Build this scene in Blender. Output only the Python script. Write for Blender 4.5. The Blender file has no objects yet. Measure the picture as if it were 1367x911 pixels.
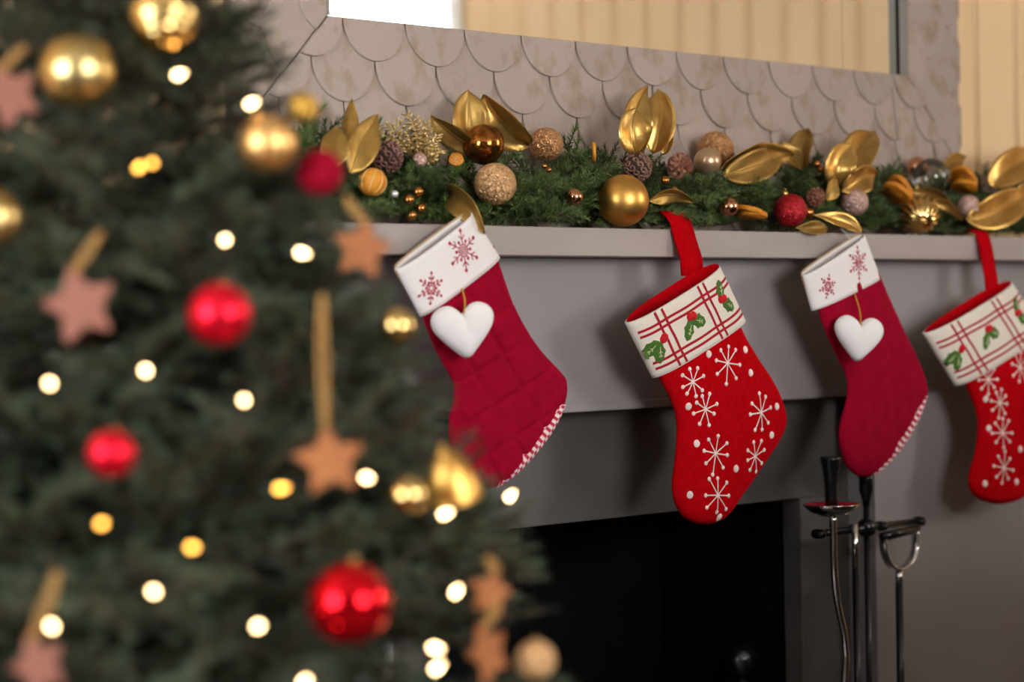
import bpy, bmesh, math, random
from mathutils import Vector as V, Matrix, Quaternion, Euler
from mathutils.bvhtree import BVHTree

# ------------------------------------------------------------------ camera
scene = bpy.context.scene
COL = scene.collection
FPX = 1367 * 85 / 36
YAW = math.atan2(FPX, 3135); PITCH = .0077; ROLL = .019
FW = V((math.sin(YAW) * math.cos(PITCH), math.cos(YAW) * math.cos(PITCH), -math.sin(PITCH)))
_r0 = FW.cross(V((0, 0, 1))).normalized(); _u0 = _r0.cross(FW)
RT = _r0 * math.cos(ROLL) - _u0 * math.sin(ROLL)
UP = _u0 * math.cos(ROLL) + _r0 * math.sin(ROLL)
def ray(px, py): return FW + RT * ((px - 683.5) / FPX) - UP * ((py - 455.5) / FPX)
CAM = V((0, 0, 1.35)) - ray(830, 305.2) * 3.94
cd = bpy.data.cameras.new('camera'); cam = bpy.data.objects.new('camera', cd); COL.objects.link(cam)
cam.matrix_world = Matrix(((RT.x, UP.x, -FW.x, CAM.x), (RT.y, UP.y, -FW.y, CAM.y), (RT.z, UP.z, -FW.z, CAM.z), (0, 0, 0, 1)))
cd.lens = 85; cd.sensor_width = 36; cd.clip_start = .05
cd.dof.use_dof = True; cd.dof.focus_distance = 3.92; cd.dof.aperture_fstop = 2.4
scene.camera = cam

# ------------------------------------------------------------------ world, light, exposure
w = bpy.data.worlds.new('World'); scene.world = w; w.use_nodes = True
bg = w.node_tree.nodes['Background']; bg.inputs[0].default_value = (.75, .85, 1, 1); bg.inputs[1].default_value = .3
vs = scene.view_settings
vs.view_transform = 'Standard'; vs.look = 'None'; vs.gamma = 1; vs.use_curve_mapping = False
vs.exposure = 0.98
# windows of the room (lit panes): name, emission strength, colour
WIN_RIGHT, WIN_FRONT, WIN_LEFT = 9.0, 9.0, 9.5
BULB = 11.0

def P(px, py, Y):
    v = ray(px, py); return CAM + v * ((Y - CAM.y) / v.y)
def PZ(px, py, Z): return CAM + ray(px, py) * Z
def depth(p): return (V(p) - CAM).dot(FW)
def proj(p):
    q = V(p) - CAM; z = q.dot(FW)
    return 683.5 + FPX * q.dot(RT) / z, 455.5 - FPX * q.dot(UP) / z, z
def lerp(a, b, t): return a + (b - a) * t

# ------------------------------------------------------------------ helpers
def tag(o, label, cat, group=None, kind=None):
    if label: o['label'] = label
    if cat: o['category'] = cat
    if group: o['group'] = group
    if kind: o['kind'] = kind
    return o
def thing(name, loc, label, cat, group=None):
    o = bpy.data.objects.new(name, None); COL.objects.link(o)
    o.location = loc; o.empty_display_size = .05
    return tag(o, label, cat, group)
def wloc(o):
    p = V((0, 0, 0))
    while o is not None: p = p + o.location; o = o.parent
    return p
def obj(name, vs_, fs, m, parent=None, smooth=True, origin=None, label=None):
    """one mesh object from world-space verts; a child keeps its parent's origin"""
    base = wloc(parent) if parent else V(origin) if origin is not None else V((0, 0, 0))
    me = bpy.data.meshes.new(name)
    me.from_pydata([tuple(V(v) - base) for v in vs_], [], fs); me.update()
    if smooth: me.polygons.foreach_set('use_smooth', [True] * len(me.polygons))
    if m: me.materials.append(m)
    o = bpy.data.objects.new(name, me); COL.objects.link(o)
    if parent: o.parent = parent
    else: o.location = base
    if label: o['label'] = label
    return o
def from_bm(name, bm, m, parent=None, smooth=False, origin=None, label=None):
    bmesh.ops.recalc_face_normals(bm, faces=bm.faces)
    bm.verts.ensure_lookup_table()
    for i, v in enumerate(bm.verts): v.index = i
    vs_ = [v.co.copy() for v in bm.verts]; fs = [[v.index for v in f.verts] for f in bm.faces]
    bm.free()
    return obj(name, vs_, fs, m, parent, smooth, origin, label)
def box_bm(lo, hi, bev=0, seg=1, bm=None):
    b = bmesh.new()
    g = bmesh.ops.create_cube(b, size=1)
    for v in b.verts:
        v.co = V([lerp(lo[i], hi[i], v.co[i] + .5) for i in range(3)])
    if bev: bmesh.ops.bevel(b, geom=b.edges[:], offset=bev, segments=seg, affect='EDGES', profile=.6)
    return b
def box(name, lo, hi, m, parent=None, bev=.003, origin=None, label=None, seg=1):
    return from_bm(name, box_bm(lo, hi, bev, seg), m, parent, seg > 1, origin, label)
def struct(o):
    o['kind'] = 'structure'; return o
def frame_of(d):
    d = V(d).normalized(); a = V((0, 0, 1)) if abs(d.z) < .9 else V((1, 0, 0))
    x = d.cross(a).normalized(); return x, d.cross(x).normalized(), d
def tube(pts, rad, n=8, cap=True, base=0):
    """verts, faces of a tube along pts; rad float or list"""
    pts = [V(p) for p in pts]; vs_, fs = [], []
    px = None
    for i, p in enumerate(pts):
        t = (pts[min(i + 1, len(pts) - 1)] - pts[max(i - 1, 0)]).normalized()
        if px is None: px = frame_of(t)[0]
        px = (px - t * px.dot(t)).normalized(); py = t.cross(px)
        r = rad[i] if isinstance(rad, (list, tuple)) else rad
        for k in range(n):
            a = 2 * math.pi * k / n
            vs_.append(p + px * (r * math.cos(a)) + py * (r * math.sin(a)))
    for i in range(len(pts) - 1):
        for k in range(n):
            k2 = (k + 1) % n
            fs.append([base + i * n + k, base + i * n + k2, base + (i + 1) * n + k2, base + (i + 1) * n + k])
    if cap:
        fs.append([base + k for k in range(n)][::-1]); fs.append([base + (len(pts) - 1) * n + k for k in range(n)])
    return vs_, fs
def tubes(list_):
    vs_, fs = [], []
    for pts, r, n in list_:
        a, b = tube(pts, r, n, True, len(vs_)); vs_ += a; fs += b
    return vs_, fs
def lathe(c, axis, prof, n=24, mod=None):
    """prof: (r, h) along axis from c.  mod(angle, h)->radius factor"""
    c = V(c); x, y, z = frame_of(axis); vs_, fs = [], []
    for r, h in prof:
        for k in range(n):
            a = 2 * math.pi * k / n; q = r * (mod(a, h) if mod else 1)
            vs_.append(c + x * (q * math.cos(a)) + y * (q * math.sin(a)) + z * h)
    m = len(prof)
    for i in range(m - 1):
        for k in range(n):
            k2 = (k + 1) % n
            fs.append([i * n + k, i * n + k2, (i + 1) * n + k2, (i + 1) * n + k])
    fs.append(list(range(n))[::-1]); fs.append([(m - 1) * n + k for k in range(n)])
    return vs_, fs
def sphere_prof(r, n=16, e=.02):
    return [(r * math.sin(math.pi * (e + (1 - 2 * e) * i / n)), -r * math.cos(math.pi * (e + (1 - 2 * e) * i / n))) for i in range(n + 1)]
def spline(pts, n):
    """Catmull-Rom resampled to n points by arc length"""
    pts = [V(p) for p in pts]; q = [pts[0] * 2 - pts[1]] + pts + [pts[-1] * 2 - pts[-2]]
    fine = []
    for i in range(1, len(q) - 2):
        for k in range(14):
            t = k / 14; a, b, c, d = q[i - 1], q[i], q[i + 1], q[i + 2]
            fine.append(.5 * ((2 * b) + (c - a) * t + (2 * a - 5 * b + 4 * c - d) * t * t + (3 * b - a - 3 * c + d) * t ** 3))
    fine.append(pts[-1])
    L = [0]
    for i in range(1, len(fine)): L.append(L[-1] + (fine[i] - fine[i - 1]).length)
    out, j = [], 0
    for k in range(n):
        s = L[-1] * k / (n - 1)
        while j < len(L) - 2 and L[j + 1] < s: j += 1
        u = (s - L[j]) / max(1e-9, L[j + 1] - L[j]); out.append(fine[j].lerp(fine[j + 1], min(1, u)))
    return out

# ------------------------------------------------------------------ materials
def srgb(r, g, b):
    return tuple((c / 255 / 12.92 if c / 255 <= .04045 else ((c / 255 + .055) / 1.055) ** 2.4) for c in (r, g, b)) + (1,)
MATS = {}
def mat(name, col, rough=.6, metal=0, col2=None, nscale=8, stretch=(1, 1, 1), bump=0, bscale=200, rand=0, coat=0, sheen=0,
        glitter=0, gscale=900, emit=None, estr=0, trans=0, ior=1.45, nsharp=(.35, .65), spec=.5):
    m = bpy.data.materials.new(name); m.use_nodes = True; MATS[name] = m
    nt = m.node_tree; N = nt.nodes; L = nt.links; b = N['Principled BSDF']
    b.inputs['Base Color'].default_value = col; b.inputs['Roughness'].default_value = rough; b.inputs['Metallic'].default_value = metal
    b.inputs['Specular IOR Level'].default_value = spec; b.inputs['Coat Weight'].default_value = coat; b.inputs['Sheen Weight'].default_value = sheen
    b.inputs['Transmission Weight'].default_value = trans; b.inputs['IOR'].default_value = ior
    tc = N.new('ShaderNodeTexCoord'); mp = N.new('ShaderNodeMapping'); mp.inputs['Scale'].default_value = stretch
    L.new(tc.outputs['Object'], mp.inputs[0])
    oi = N.new('ShaderNodeObjectInfo'); 
    mu = N.new('ShaderNodeVectorMath'); mu.operation = 'SCALE'; mu.inputs[0].default_value = (7, 3, 5); L.new(oi.outputs['Random'], mu.inputs['Scale'])
    ad = N.new('ShaderNodeVectorMath'); L.new(mp.outputs[0], ad.inputs[0]); L.new(mu.outputs[0], ad.inputs[1])
    colsock = None
    if col2:
        no = N.new('ShaderNodeTexNoise'); no.inputs['Scale'].default_value = nscale; no.inputs['Detail'].default_value = 6
        L.new(ad.outputs[0], no.inputs['Vector'])
        rp = N.new('ShaderNodeValToRGB'); rp.color_ramp.elements[0].position = nsharp[0]; rp.color_ramp.elements[1].position = nsharp[1]
        rp.color_ramp.elements[0].color = col; rp.color_ramp.elements[1].color = col2
        L.new(no.outputs[0], rp.inputs[0]); colsock = rp.outputs[0]
    if rand:
        hs = N.new('ShaderNodeHueSaturation'); mr = N.new('ShaderNodeMapRange')
        mr.inputs[3].default_value = 1 - rand; mr.inputs[4].default_value = 1 + rand
        L.new(oi.outputs['Random'], mr.inputs[0]); L.new(mr.outputs[0], hs.inputs['Value'])
        if colsock: L.new(colsock, hs.inputs['Color'])
        else: hs.inputs['Color'].default_value = col
        colsock = hs.outputs[0]
    if colsock: L.new(colsock, b.inputs['Base Color'])
    if bump:
        nb = N.new('ShaderNodeTexNoise'); nb.inputs['Scale'].default_value = bscale; nb.inputs['Detail'].default_value = 3
        L.new(ad.outputs[0], nb.inputs['Vector'])
        bn = N.new('ShaderNodeBump'); bn.inputs['Strength'].default_value = bump; bn.inputs['Distance'].default_value = .002
        L.new(nb.outputs[0], bn.inputs['Height']); L.new(bn.outputs[0], b.inputs['Normal'])
    if glitter:
        vo = N.new('ShaderNodeTexVoronoi'); vo.inputs['Scale'].default_value = gscale; L.new(tc.outputs['Object'], vo.inputs['Vector'])
        s1 = N.new('ShaderNodeVectorMath'); s1.operation = 'SUBTRACT'; s1.inputs[1].default_value = (.5, .5, .5); L.new(vo.outputs['Color'], s1.inputs[0])
        s2 = N.new('ShaderNodeVectorMath'); s2.operation = 'SCALE'; s2.inputs['Scale'].default_value = glitter; L.new(s1.outputs[0], s2.inputs[0])
        gr = N.new('ShaderNodeValToRGB'); gr.color_ramp.elements[0].color = tuple(c * .6 for c in col[:3]) + (1,); gr.color_ramp.elements[1].color = tuple(min(1, c * 1.5) for c in col[:3]) + (1,)
        sx = N.new('ShaderNodeSeparateXYZ'); L.new(vo.outputs['Color'], sx.inputs[0]); L.new(sx.outputs[0], gr.inputs[0]); L.new(gr.outputs[0], b.inputs['Base Color'])
        ge = N.new('ShaderNodeNewGeometry'); s3 = N.new('ShaderNodeVectorMath'); L.new(ge.outputs['Normal'], s3.inputs[0]); L.new(s2.outputs[0], s3.inputs[1])
        s4 = N.new('ShaderNodeVectorMath'); s4.operation = 'NORMALIZE'; L.new(s3.outputs[0], s4.inputs[0]); L.new(s4.outputs[0], b.inputs['Normal'])
    if emit:
        b.inputs['Emission Color'].default_value = emit; b.inputs['Emission Strength'].default_value = estr
    return m

grey_paint = mat('grey_paint', srgb(142, 135, 136), .55, col2=srgb(150, 143, 143), nscale=3, bump=.05, bscale=60)
shelf_paint = mat('shelf_paint', srgb(160, 148, 142), .5, col2=srgb(168, 156, 149), nscale=4, stretch=(1, 1, 6), bump=.05, bscale=80)
slate = mat('slate', srgb(78, 74, 72), .6, col2=srgb(96, 91, 87), nscale=5, bump=.25, bscale=40)
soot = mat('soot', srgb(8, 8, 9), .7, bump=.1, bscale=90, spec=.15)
cream = mat('cream', srgb(236, 200, 152), .55, col2=srgb(239, 205, 158), nscale=2, bump=.04, bscale=40)
ceil_m = mat('ceiling_white', srgb(200, 194, 186), .8)
wall_dim = mat('grey_wall', srgb(112, 108, 110), .8)
oak = mat('oak_floor', srgb(84, 60, 44), .45, col2=srgb(64, 46, 34), nscale=6, stretch=(1, 8, 1), bump=.1, bscale=60)
tile_m = mat('weathered_wood', srgb(146, 124, 104), .8, col2=srgb(170, 154, 142), nscale=24, stretch=(1.2, 1, .9), bump=.7, bscale=260, rand=.05, nsharp=(.22, .5), spec=.2)
board_m = mat('dark_board', srgb(120, 108, 100), .8, bump=.2, bscale=80)
mirror_m = mat('mirror_glass', (.92, .93, .92, 1), .015, 1)
dark_trim = mat('dark_trim', srgb(128, 120, 108), .4)
white_paint = mat('white_paint', srgb(240, 238, 232), .5)
needle_m = mat('fir_needles', srgb(50, 70, 34), .5, col2=srgb(100, 120, 60), nscale=30, rand=.25)
tree_needle = mat('spruce_needles', srgb(22, 35, 26), .5, col2=srgb(92, 106, 80), nscale=12, rand=.3)
twig_m = mat('twig_bark', srgb(78, 58, 40), .8, bump=.3, bscale=300)
gold_satin = mat('satin_gold', srgb(232, 178, 92), .38, 1, bump=.02, bscale=400)
gold_warm = mat('warm_gold', srgb(238, 186, 116), .42, 1)
gold_mottle = mat('mottled_gold', srgb(226, 200, 138), .3, 1, col2=srgb(186, 154, 90), nscale=30)
gold_shiny = mat('shiny_gold', srgb(232, 196, 124), .16, 1)
gold_leaf = mat('gold_leaf', srgb(222, 180, 104), .34, .85, col2=srgb(190, 146, 72), nscale=22, bump=.3, bscale=120, rand=.1)
gold_leaf_dull = mat('dull_gold_leaf', srgb(184, 146, 76), .42, .7, col2=srgb(146, 112, 54), nscale=25, bump=.3, bscale=120, rand=.12)
gold_glit = mat('gold_glitter', srgb(204, 158, 70), .35, .8, glitter=1.1, gscale=700)
champ_glit = mat('champagne_glitter', srgb(228, 170, 118), .4, .35, glitter=1.5, gscale=520)
copper_glit = mat('copper_glitter', srgb(200, 146, 96), .4, .4, glitter=1.5, gscale=520)
rose_glit = mat('rose_glitter', srgb(202, 164, 150), .38, .45, glitter=1.2, gscale=450)
red_glit = mat('red_glitter', srgb(176, 24, 34), .4, .45, glitter=1.0, gscale=520)
red_satin = mat('satin_red', srgb(226, 16, 44), .3, .75)
red_shiny = mat('shiny_red', srgb(214, 10, 26), .1, .85)
red_cloth_b = mat('dark_red_felt', srgb(142, 8, 34), .9, spec=.1)
copper = mat('shiny_copper', srgb(222, 160, 122), .16, 1)
copper_bead = mat('bronze_bead', srgb(190, 128, 66), .22, .95)
mercury = mat('crackled_amber', srgb(196, 128, 58), .12, .95, col2=srgb(120, 66, 26), nscale=60, bump=.15, bscale=120)
pearl = mat('pearl_beige', srgb(206, 172, 134), .3, .7)
clear = mat('clear_glass', (1, 1, 1, 1), .02)
_n = clear.node_tree; _tr = _n.nodes.new('ShaderNodeBsdfTransparent'); _tr.inputs[0].default_value = (.97, .95, .9, 1)
_gl = _n.nodes.new('ShaderNodeBsdfGlossy'); _gl.inputs['Roughness'].default_value = .03; _lw = _n.nodes.new('ShaderNodeLayerWeight'); _lw.inputs[0].default_value = .38
_mx = _n.nodes.new('ShaderNodeMixShader'); _mu = _n.nodes.new('ShaderNodeMath'); _mu.operation = 'MULTIPLY'; _mu.inputs[1].default_value = .9; _n.links.new(_lw.outputs['Fresnel'], _mu.inputs[0]); _n.links.new(_mu.outputs[0], _mx.inputs[0]); _n.links.new(_tr.outputs[0], _mx.inputs[1]); _n.links.new(_gl.outputs[0], _mx.inputs[2])
_n.links.new(_mx.outputs[0], _n.nodes['Material Output'].inputs[0])
brown_wood = mat('carved_brown', srgb(120, 86, 70), .5, col2=srgb(150, 112, 96), nscale=60)
brown_dark = mat('hollow_brown', srgb(60, 42, 34), .8)
mauve = mat('mauve_rattan', srgb(146, 104, 92), .5, col2=srgb(116, 78, 68), nscale=60)
cone_m = mat('pinecone_brown', srgb(112, 62, 44), .6, col2=srgb(170, 118, 92), nscale=90)
cone_silver = mat('frosted_cone', srgb(150, 128, 108), .4, .4, col2=srgb(210, 196, 178), nscale=90)
orange_rind = mat('orange_rind', srgb(206, 122, 22), .55, col2=srgb(224, 150, 40), nscale=40, bump=.3, bscale=300)
orange_flesh = mat('orange_flesh', srgb(190, 104, 24), .5, col2=srgb(224, 160, 70), nscale=120)
orange_pith = mat('orange_pith', srgb(232, 190, 120), .7)
silver_bead = mat('silver_bead', srgb(230, 228, 224), .25, .6)
twig_gold = mat('glitter_twig', srgb(206, 178, 120), .3, .8, rand=.1)
crimson = mat('crimson_cotton', srgb(156, 7, 41), .9, col2=srgb(144, 5, 35), nscale=40, bump=.25, bscale=900, spec=.08)
redfelt = mat('red_felt', srgb(190, 3, 16), .95, col2=srgb(174, 2, 12), nscale=120, bump=.5, bscale=700, spec=.05)
linen = mat('white_linen', srgb(236, 230, 226), .9, bump=.2, bscale=900)
heart_m = mat('heart_cotton', srgb(242, 238, 236), .95, bump=.45, bscale=600, sheen=.2)
creamfelt = mat('cream_felt', srgb(232, 222, 206), .95, bump=.4, bscale=700, sheen=.2)
thread_white = mat('white_thread', srgb(244, 226, 214), .9, bump=.3, bscale=900)
thread_red = mat('red_thread', srgb(168, 12, 34), .9)
snow_red = mat('print_red', srgb(178, 30, 62), .85)
holly_m = mat('holly_felt', srgb(72, 108, 36), .95, bump=.4, bscale=700)
holly_vein = mat('holly_vein', srgb(206, 214, 168), .9)
berry_felt = mat('berry_felt', srgb(206, 22, 34), .95, bump=.4, bscale=700)
tan_lining = mat('tan_lining', srgb(196, 168, 132), .9)
twine = mat('twine', srgb(168, 124, 66), .9, bump=.5, bscale=900)
gold_string = mat('gold_string', srgb(206, 156, 60), .5, .3)
star_wood = mat('star_wood', srgb(160, 98, 52), .75, col2=srgb(150, 88, 46), nscale=20, bump=.15, bscale=300)
star_pink = mat('star_clay', srgb(150, 96, 80), .75, bump=.15, bscale=300)
black_iron = mat('black_iron', srgb(22, 22, 24), .28, .3, coat=.3)
chrome = mat('chrome', srgb(225, 222, 218), .08, 1)
red_enamel = mat('red_enamel', srgb(190, 20, 50), .35)
steel_dark = mat('dark_steel', srgb(96, 98, 102), .25, .9)
wire_m = mat('green_wire', srgb(22, 34, 22), .5)
bulb_m = mat('lit_bulb', (1, .75, .4, 1), .3, emit=(1, .62, .28, 1), estr=BULB)
bulb_dim = mat('lit_bulb_amber', (1, .6, .1, 1), .3, emit=(1, .42, .06, 1), estr=BULB * .45)
sock_m = mat('socket_green', srgb(26, 44, 28), .5)
pane_r = mat('lit_pane_warm', (1, 1, 1, 1), .5, emit=(1, .97, .95, 1), estr=WIN_RIGHT)
pane_f = mat('lit_pane_front', (1, 1, 1, 1), .5, emit=(1, .99, 1, 1), estr=WIN_FRONT)
pane_l = mat('lit_pane_cool', (1, 1, 1, 1), .5, emit=(.82, .91, 1, 1), estr=WIN_LEFT)
gingham = mat('gingham', srgb(240, 225, 222), .9)
_nt = gingham.node_tree; _tc = _nt.nodes['Texture Coordinate']
_ck = _nt.nodes.new('ShaderNodeTexChecker'); _ck.inputs['Scale'].default_value = 1
_ck.inputs['Color1'].default_value = srgb(236, 214, 212); _ck.inputs['Color2'].default_value = srgb(186, 40, 66)
_nt.links.new(_tc.outputs['UV'], _ck.inputs['Vector']); _nt.links.new(_ck.outputs[0], _nt.nodes['Principled BSDF'].inputs['Base Color'])

# ================================================================== the room
XL, XR, YB, YF, ZC = -4.6, 3.4, .2, -5.2, 2.8
struct(box('floor', (XL, YF, -.05), (XR, YB + .3, 0), oak, bev=0))
struct(box('ceiling', (XL, YF, ZC), (XR, YB + .05, ZC + .05), ceil_m, bev=0))
bm = bmesh.new()
def addbox(bm, lo, hi):
    b = box_bm(lo, hi); me = bpy.data.meshes.new('t'); b.to_mesh(me); b.free(); bm.from_mesh(me); bpy.data.meshes.remove(me)
addbox(bm, (XL, YB, 1.2), (XR, YB + .05, ZC)); addbox(bm, (XL, YB, 0), (-.62, YB + .05, 1.2)); addbox(bm, (.9, YB, 0), (XR, YB + .05, 1.2))
wall_back = struct(from_bm('wall_back', bm, cream))
wall_right = struct(box('wall_right', (XR, YF, 0), (XR + .05, YB, ZC), cream, bev=0))
struct(box('wall_front', (XL, YF - .05, 0), (XR, YF, ZC), wall_dim, bev=0))
struct(box('wall_left', (XL - .05, YF, 0), (XL, YB, ZC), wall_dim, bev=0))
# beadboard: planks and beads (shared meshes)
def plank_meshes(pre, wdt, h):
    b = box_bm((-.0013, -.006, 0), (wdt + .0013, 0, h), .0018); me = bpy.data.meshes.new('plank'); b.to_mesh(me); b.free(); me.materials.append(cream)
    vs_, fs = tube([(0, 0, 0), (0, 0, h)], .0095, 10)
    m2 = bpy.data.meshes.new('bead'); m2.from_pydata([(v.x, v.y * .5, v.z) for v in vs_], [], fs)
    m2.polygons.foreach_set('use_smooth', [True] * len(m2.polygons)); m2.materials.append(cream)
    return me, m2
pk, bd = plank_meshes('p', .125, 1.45)
def inst(name, me, parent, mtx):
    o = bpy.data.objects.new(name, me); COL.objects.link(o); o.parent = parent; o.matrix_local = mtx; return o
for i in list(range(-1, 14)) + list(range(-39, -13)):
    x0 = 1.3415 + .15 * i
    inst('plank', pk, wall_back, Matrix.Translation((x0 + .0125, YB, 1.33)))
    inst('bead', bd, wall_back, Matrix.Translation((x0, YB - .001, 1.33)))
pk2, bd2 = plank_meshes('q', .125, ZC)
RZ = Matrix.Rotation(-math.pi / 2, 4, 'Z')
for i in range(12, 36):
    y0 = YF + .15 * i
    inst('plank', pk2, wall_right, Matrix.Translation((XR, y0 + .1375, 0)) @ RZ)
    inst('bead', bd2, wall_right, Matrix.Translation((XR - .001, y0, 0)) @ RZ)
# windows: name, centre, half-size, wall axis
def window(name, c, hw, z0, z1, nrm, pane_mat):
    n = V(nrm); s = V((-n.y, n.x, 0)); c = V((c[0], c[1], 0))
    e = bpy.data.objects.new(name, None); COL.objects.link(e); e.location = (c.x, c.y, z0); e['kind'] = 'structure'
    def slab(nm, a0, a1, h0, h1, d0, d1, m):
        q = [c + s * a + n * d + V((0, 0, h)) for a in (a0, a1) for d in (d0, d1) for h in (h0, h1)]
        f = [(0, 1, 3, 2), (4, 6, 7, 5), (0, 4, 5, 1), (2, 3, 7, 6), (0, 2, 6, 4), (1, 5, 7, 3)]
        return obj(nm, q, f, m, e, False)
    slab('pane', -hw, hw, z0, z1, .006, .012, pane_mat)
    for a, b in ((-hw - .07, -hw), (hw, hw + .07)): slab('window_jamb', a, b, z0 - .07, z1 + .07, 0, .035, white_paint)
    slab('window_head', -hw - .07, hw + .07, z1, z1 + .07, 0, .04, white_paint)
    slab('window_sill', -hw - .1, hw + .1, z0 - .07, z0, 0, .07, white_paint)
    return e
window('window_1', (XR, -4.03), .57, 1.35, 2.66, (-1, 0, 0), pane_r)
window('window_2', (-1.6, YF), .9, 1.2, 2.6, (0, 1, 0), pane_f)
window('window_3', (XL, -1.2), .75, 1.0, 2.4, (1, 0, 0), pane_l)

# ================================================================== fireplace surround
struct(box('hearth', (-.95, -.35, 0), (1.25, .2, .04), slate, bev=.004))
man = thing('fireplace_mantel', (.15, .06, 0), 'grey painted wooden mantelpiece with plain shelf above the dark firebox', 'mantel')
box('shelf', (-1.15, 0, 1.3042), (1.62, .2, 1.35), shelf_paint, man, .0015)
box('frieze_board', (-1.08, .06, 1.0515), (1.55, .2, 1.3042), grey_paint, man, .002)
box('bead_moulding', (-.47, .055, 1.0515), (.7692, .0605, 1.067), grey_paint, man, .002)
box('pilaster', (.7692, .06, 0), (1.55, .2, 1.0515), grey_paint, man, 0)
box('pilaster', (-1.08, .06, 0), (-.47, .2, 1.0515), grey_paint, man, 0)
slp = thing('stone_slip', (.15, .12, 0), 'dark slate slip framing the black firebox opening', 'fire surround')
box('lintel_slab', (-.47, .12, .865), (.7692, .2, 1.0515), slate, slp, .0015)
box('jamb_slab', (.619, .12, .04), (.7692, .2, .865), slate, slp, .0015)
box('jamb_slab', (-.47, .12, .04), (-.32, .2, .865), slate, slp, .0015)
fbx = thing('firebox', (.15, .2, .04), 'black firebox with finely ribbed iron lining inside the slate surround', 'firebox')
def ribbed(name, a, b, n, z0, z1):
    a = V(a); b = V(b); d = (b - a); L = d.length; d.normalize(); nn = V(n)
    k = int(L / .009); vs_, fs = [], []
    for i in range(k * 4 + 1):
        s = L * i / (k * 4); o = .0016 * (1 if i % 4 in (1, 2) else 0)
        for z in (z0, z1): vs_.append(a + d * s + nn * o + V((0, 0, z)))
    for i in range(k * 4): fs.append([2 * i, 2 * i + 2, 2 * i + 3, 2 * i + 1])
    return obj(name, vs_, fs, soot, fbx, False)
ribbed('back_plate', (-.32, .46, 0), (.619, .46, 0), (0, -1, 0), .04, .9)
ribbed('side_plate', (.619, .16, 0), (.619, .46, 0), (-1, 0, 0), .04, .9)
ribbed('side_plate', (-.32, .46, 0), (-.32, .16, 0), (1, 0, 0), .04, .9)
box('top_plate', (-.33, .19, .88), (.63, .47, .9), soot, fbx, 0)
box('floor_plate', (-.33, .19, .03), (.63, .47, .045), soot, fbx, 0)
# andiron with its ball
ab = P(990, 882, .26); r = 24 * depth(ab) / FPX
an = thing('andiron', (ab.x, ab.y, .045), 'dark steel ball topped andiron standing in the firebox', 'andiron')
obj('ball_finial', *lathe(ab, (0, 0, 1), sphere_prof(r, 18), 28), steel_dark, an)
obj('post', *lathe((ab.x, ab.y, .045), (0, 0, 1), [(.03, 0), (.03, .012), (.012, .03), (.012, ab.z - .045 - r - .03), (.02, ab.z - .045 - r - .012), (.013, ab.z - .045 - r + .004)], 16), black_iron, an)
obj('log_bar', *tube([(ab.x, ab.y - .01, .14), (ab.x, ab.y + .17, .14), (ab.x, ab.y + .17, .046)], .009, 8), black_iron, an)

# ================================================================== mirror with fish-scale frame
MX0, MX1, MZ0, MZ1 = -.4796, 1.0523, 1.6775, 2.55
FX0, FX1, FZ0, FZ1 = -.665, 1.2372, 1.357, 2.735
mf = thing('mirror', (.286, .2, 1.357), 'large wall mirror in a weathered fish-scale shingle frame above the mantel', 'mirror')
box('backing_board', (FX0 + .0005, .172, FZ0), (MX0, .199, FZ1), board_m, mf, 0); box('backing_board', (MX1, .172, FZ0), (FX1 - .0005, .199, FZ1), board_m, mf, 0)
box('backing_board', (MX0, .172, FZ0), (MX1, .199, MZ0), board_m, mf, 0); box('backing_board', (MX0, .172, MZ1), (MX1, .199, FZ1), board_m, mf, 0)
for a, b in ((MX0 + .001, -.3205), (-.3195, .8655), (.8665, MX1 - .001)):
    box('mirror_pane', (a, .187, MZ0 + .001), (b, .193, MZ1), mirror_m, mf, 0)
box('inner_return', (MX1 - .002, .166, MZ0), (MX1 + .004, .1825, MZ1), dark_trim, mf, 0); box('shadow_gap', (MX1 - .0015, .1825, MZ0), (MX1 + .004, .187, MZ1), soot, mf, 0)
box('inner_return', (MX0 - .004, .166, MZ0), (MX0 + .002, .187, MZ1), dark_trim, mf, 0)
def clip(poly, n, d):
    """keep points with dot(n,p) <= d"""
    out = []
    for i in range(len(poly)):
        a, b = poly[i], poly[(i + 1) % len(poly)]
        da, db = a[0] * n[0] + a[1] * n[1] - d, b[0] * n[0] + b[1] * n[1] - d
        if da <= 0: out.append(a)
        if (da <= 0) != (db <= 0):
            t = da / (da - db); out.append((a[0] + (b[0] - a[0]) * t, a[1] + (b[1] - a[1]) * t))
    return out
random.seed(4)
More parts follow.
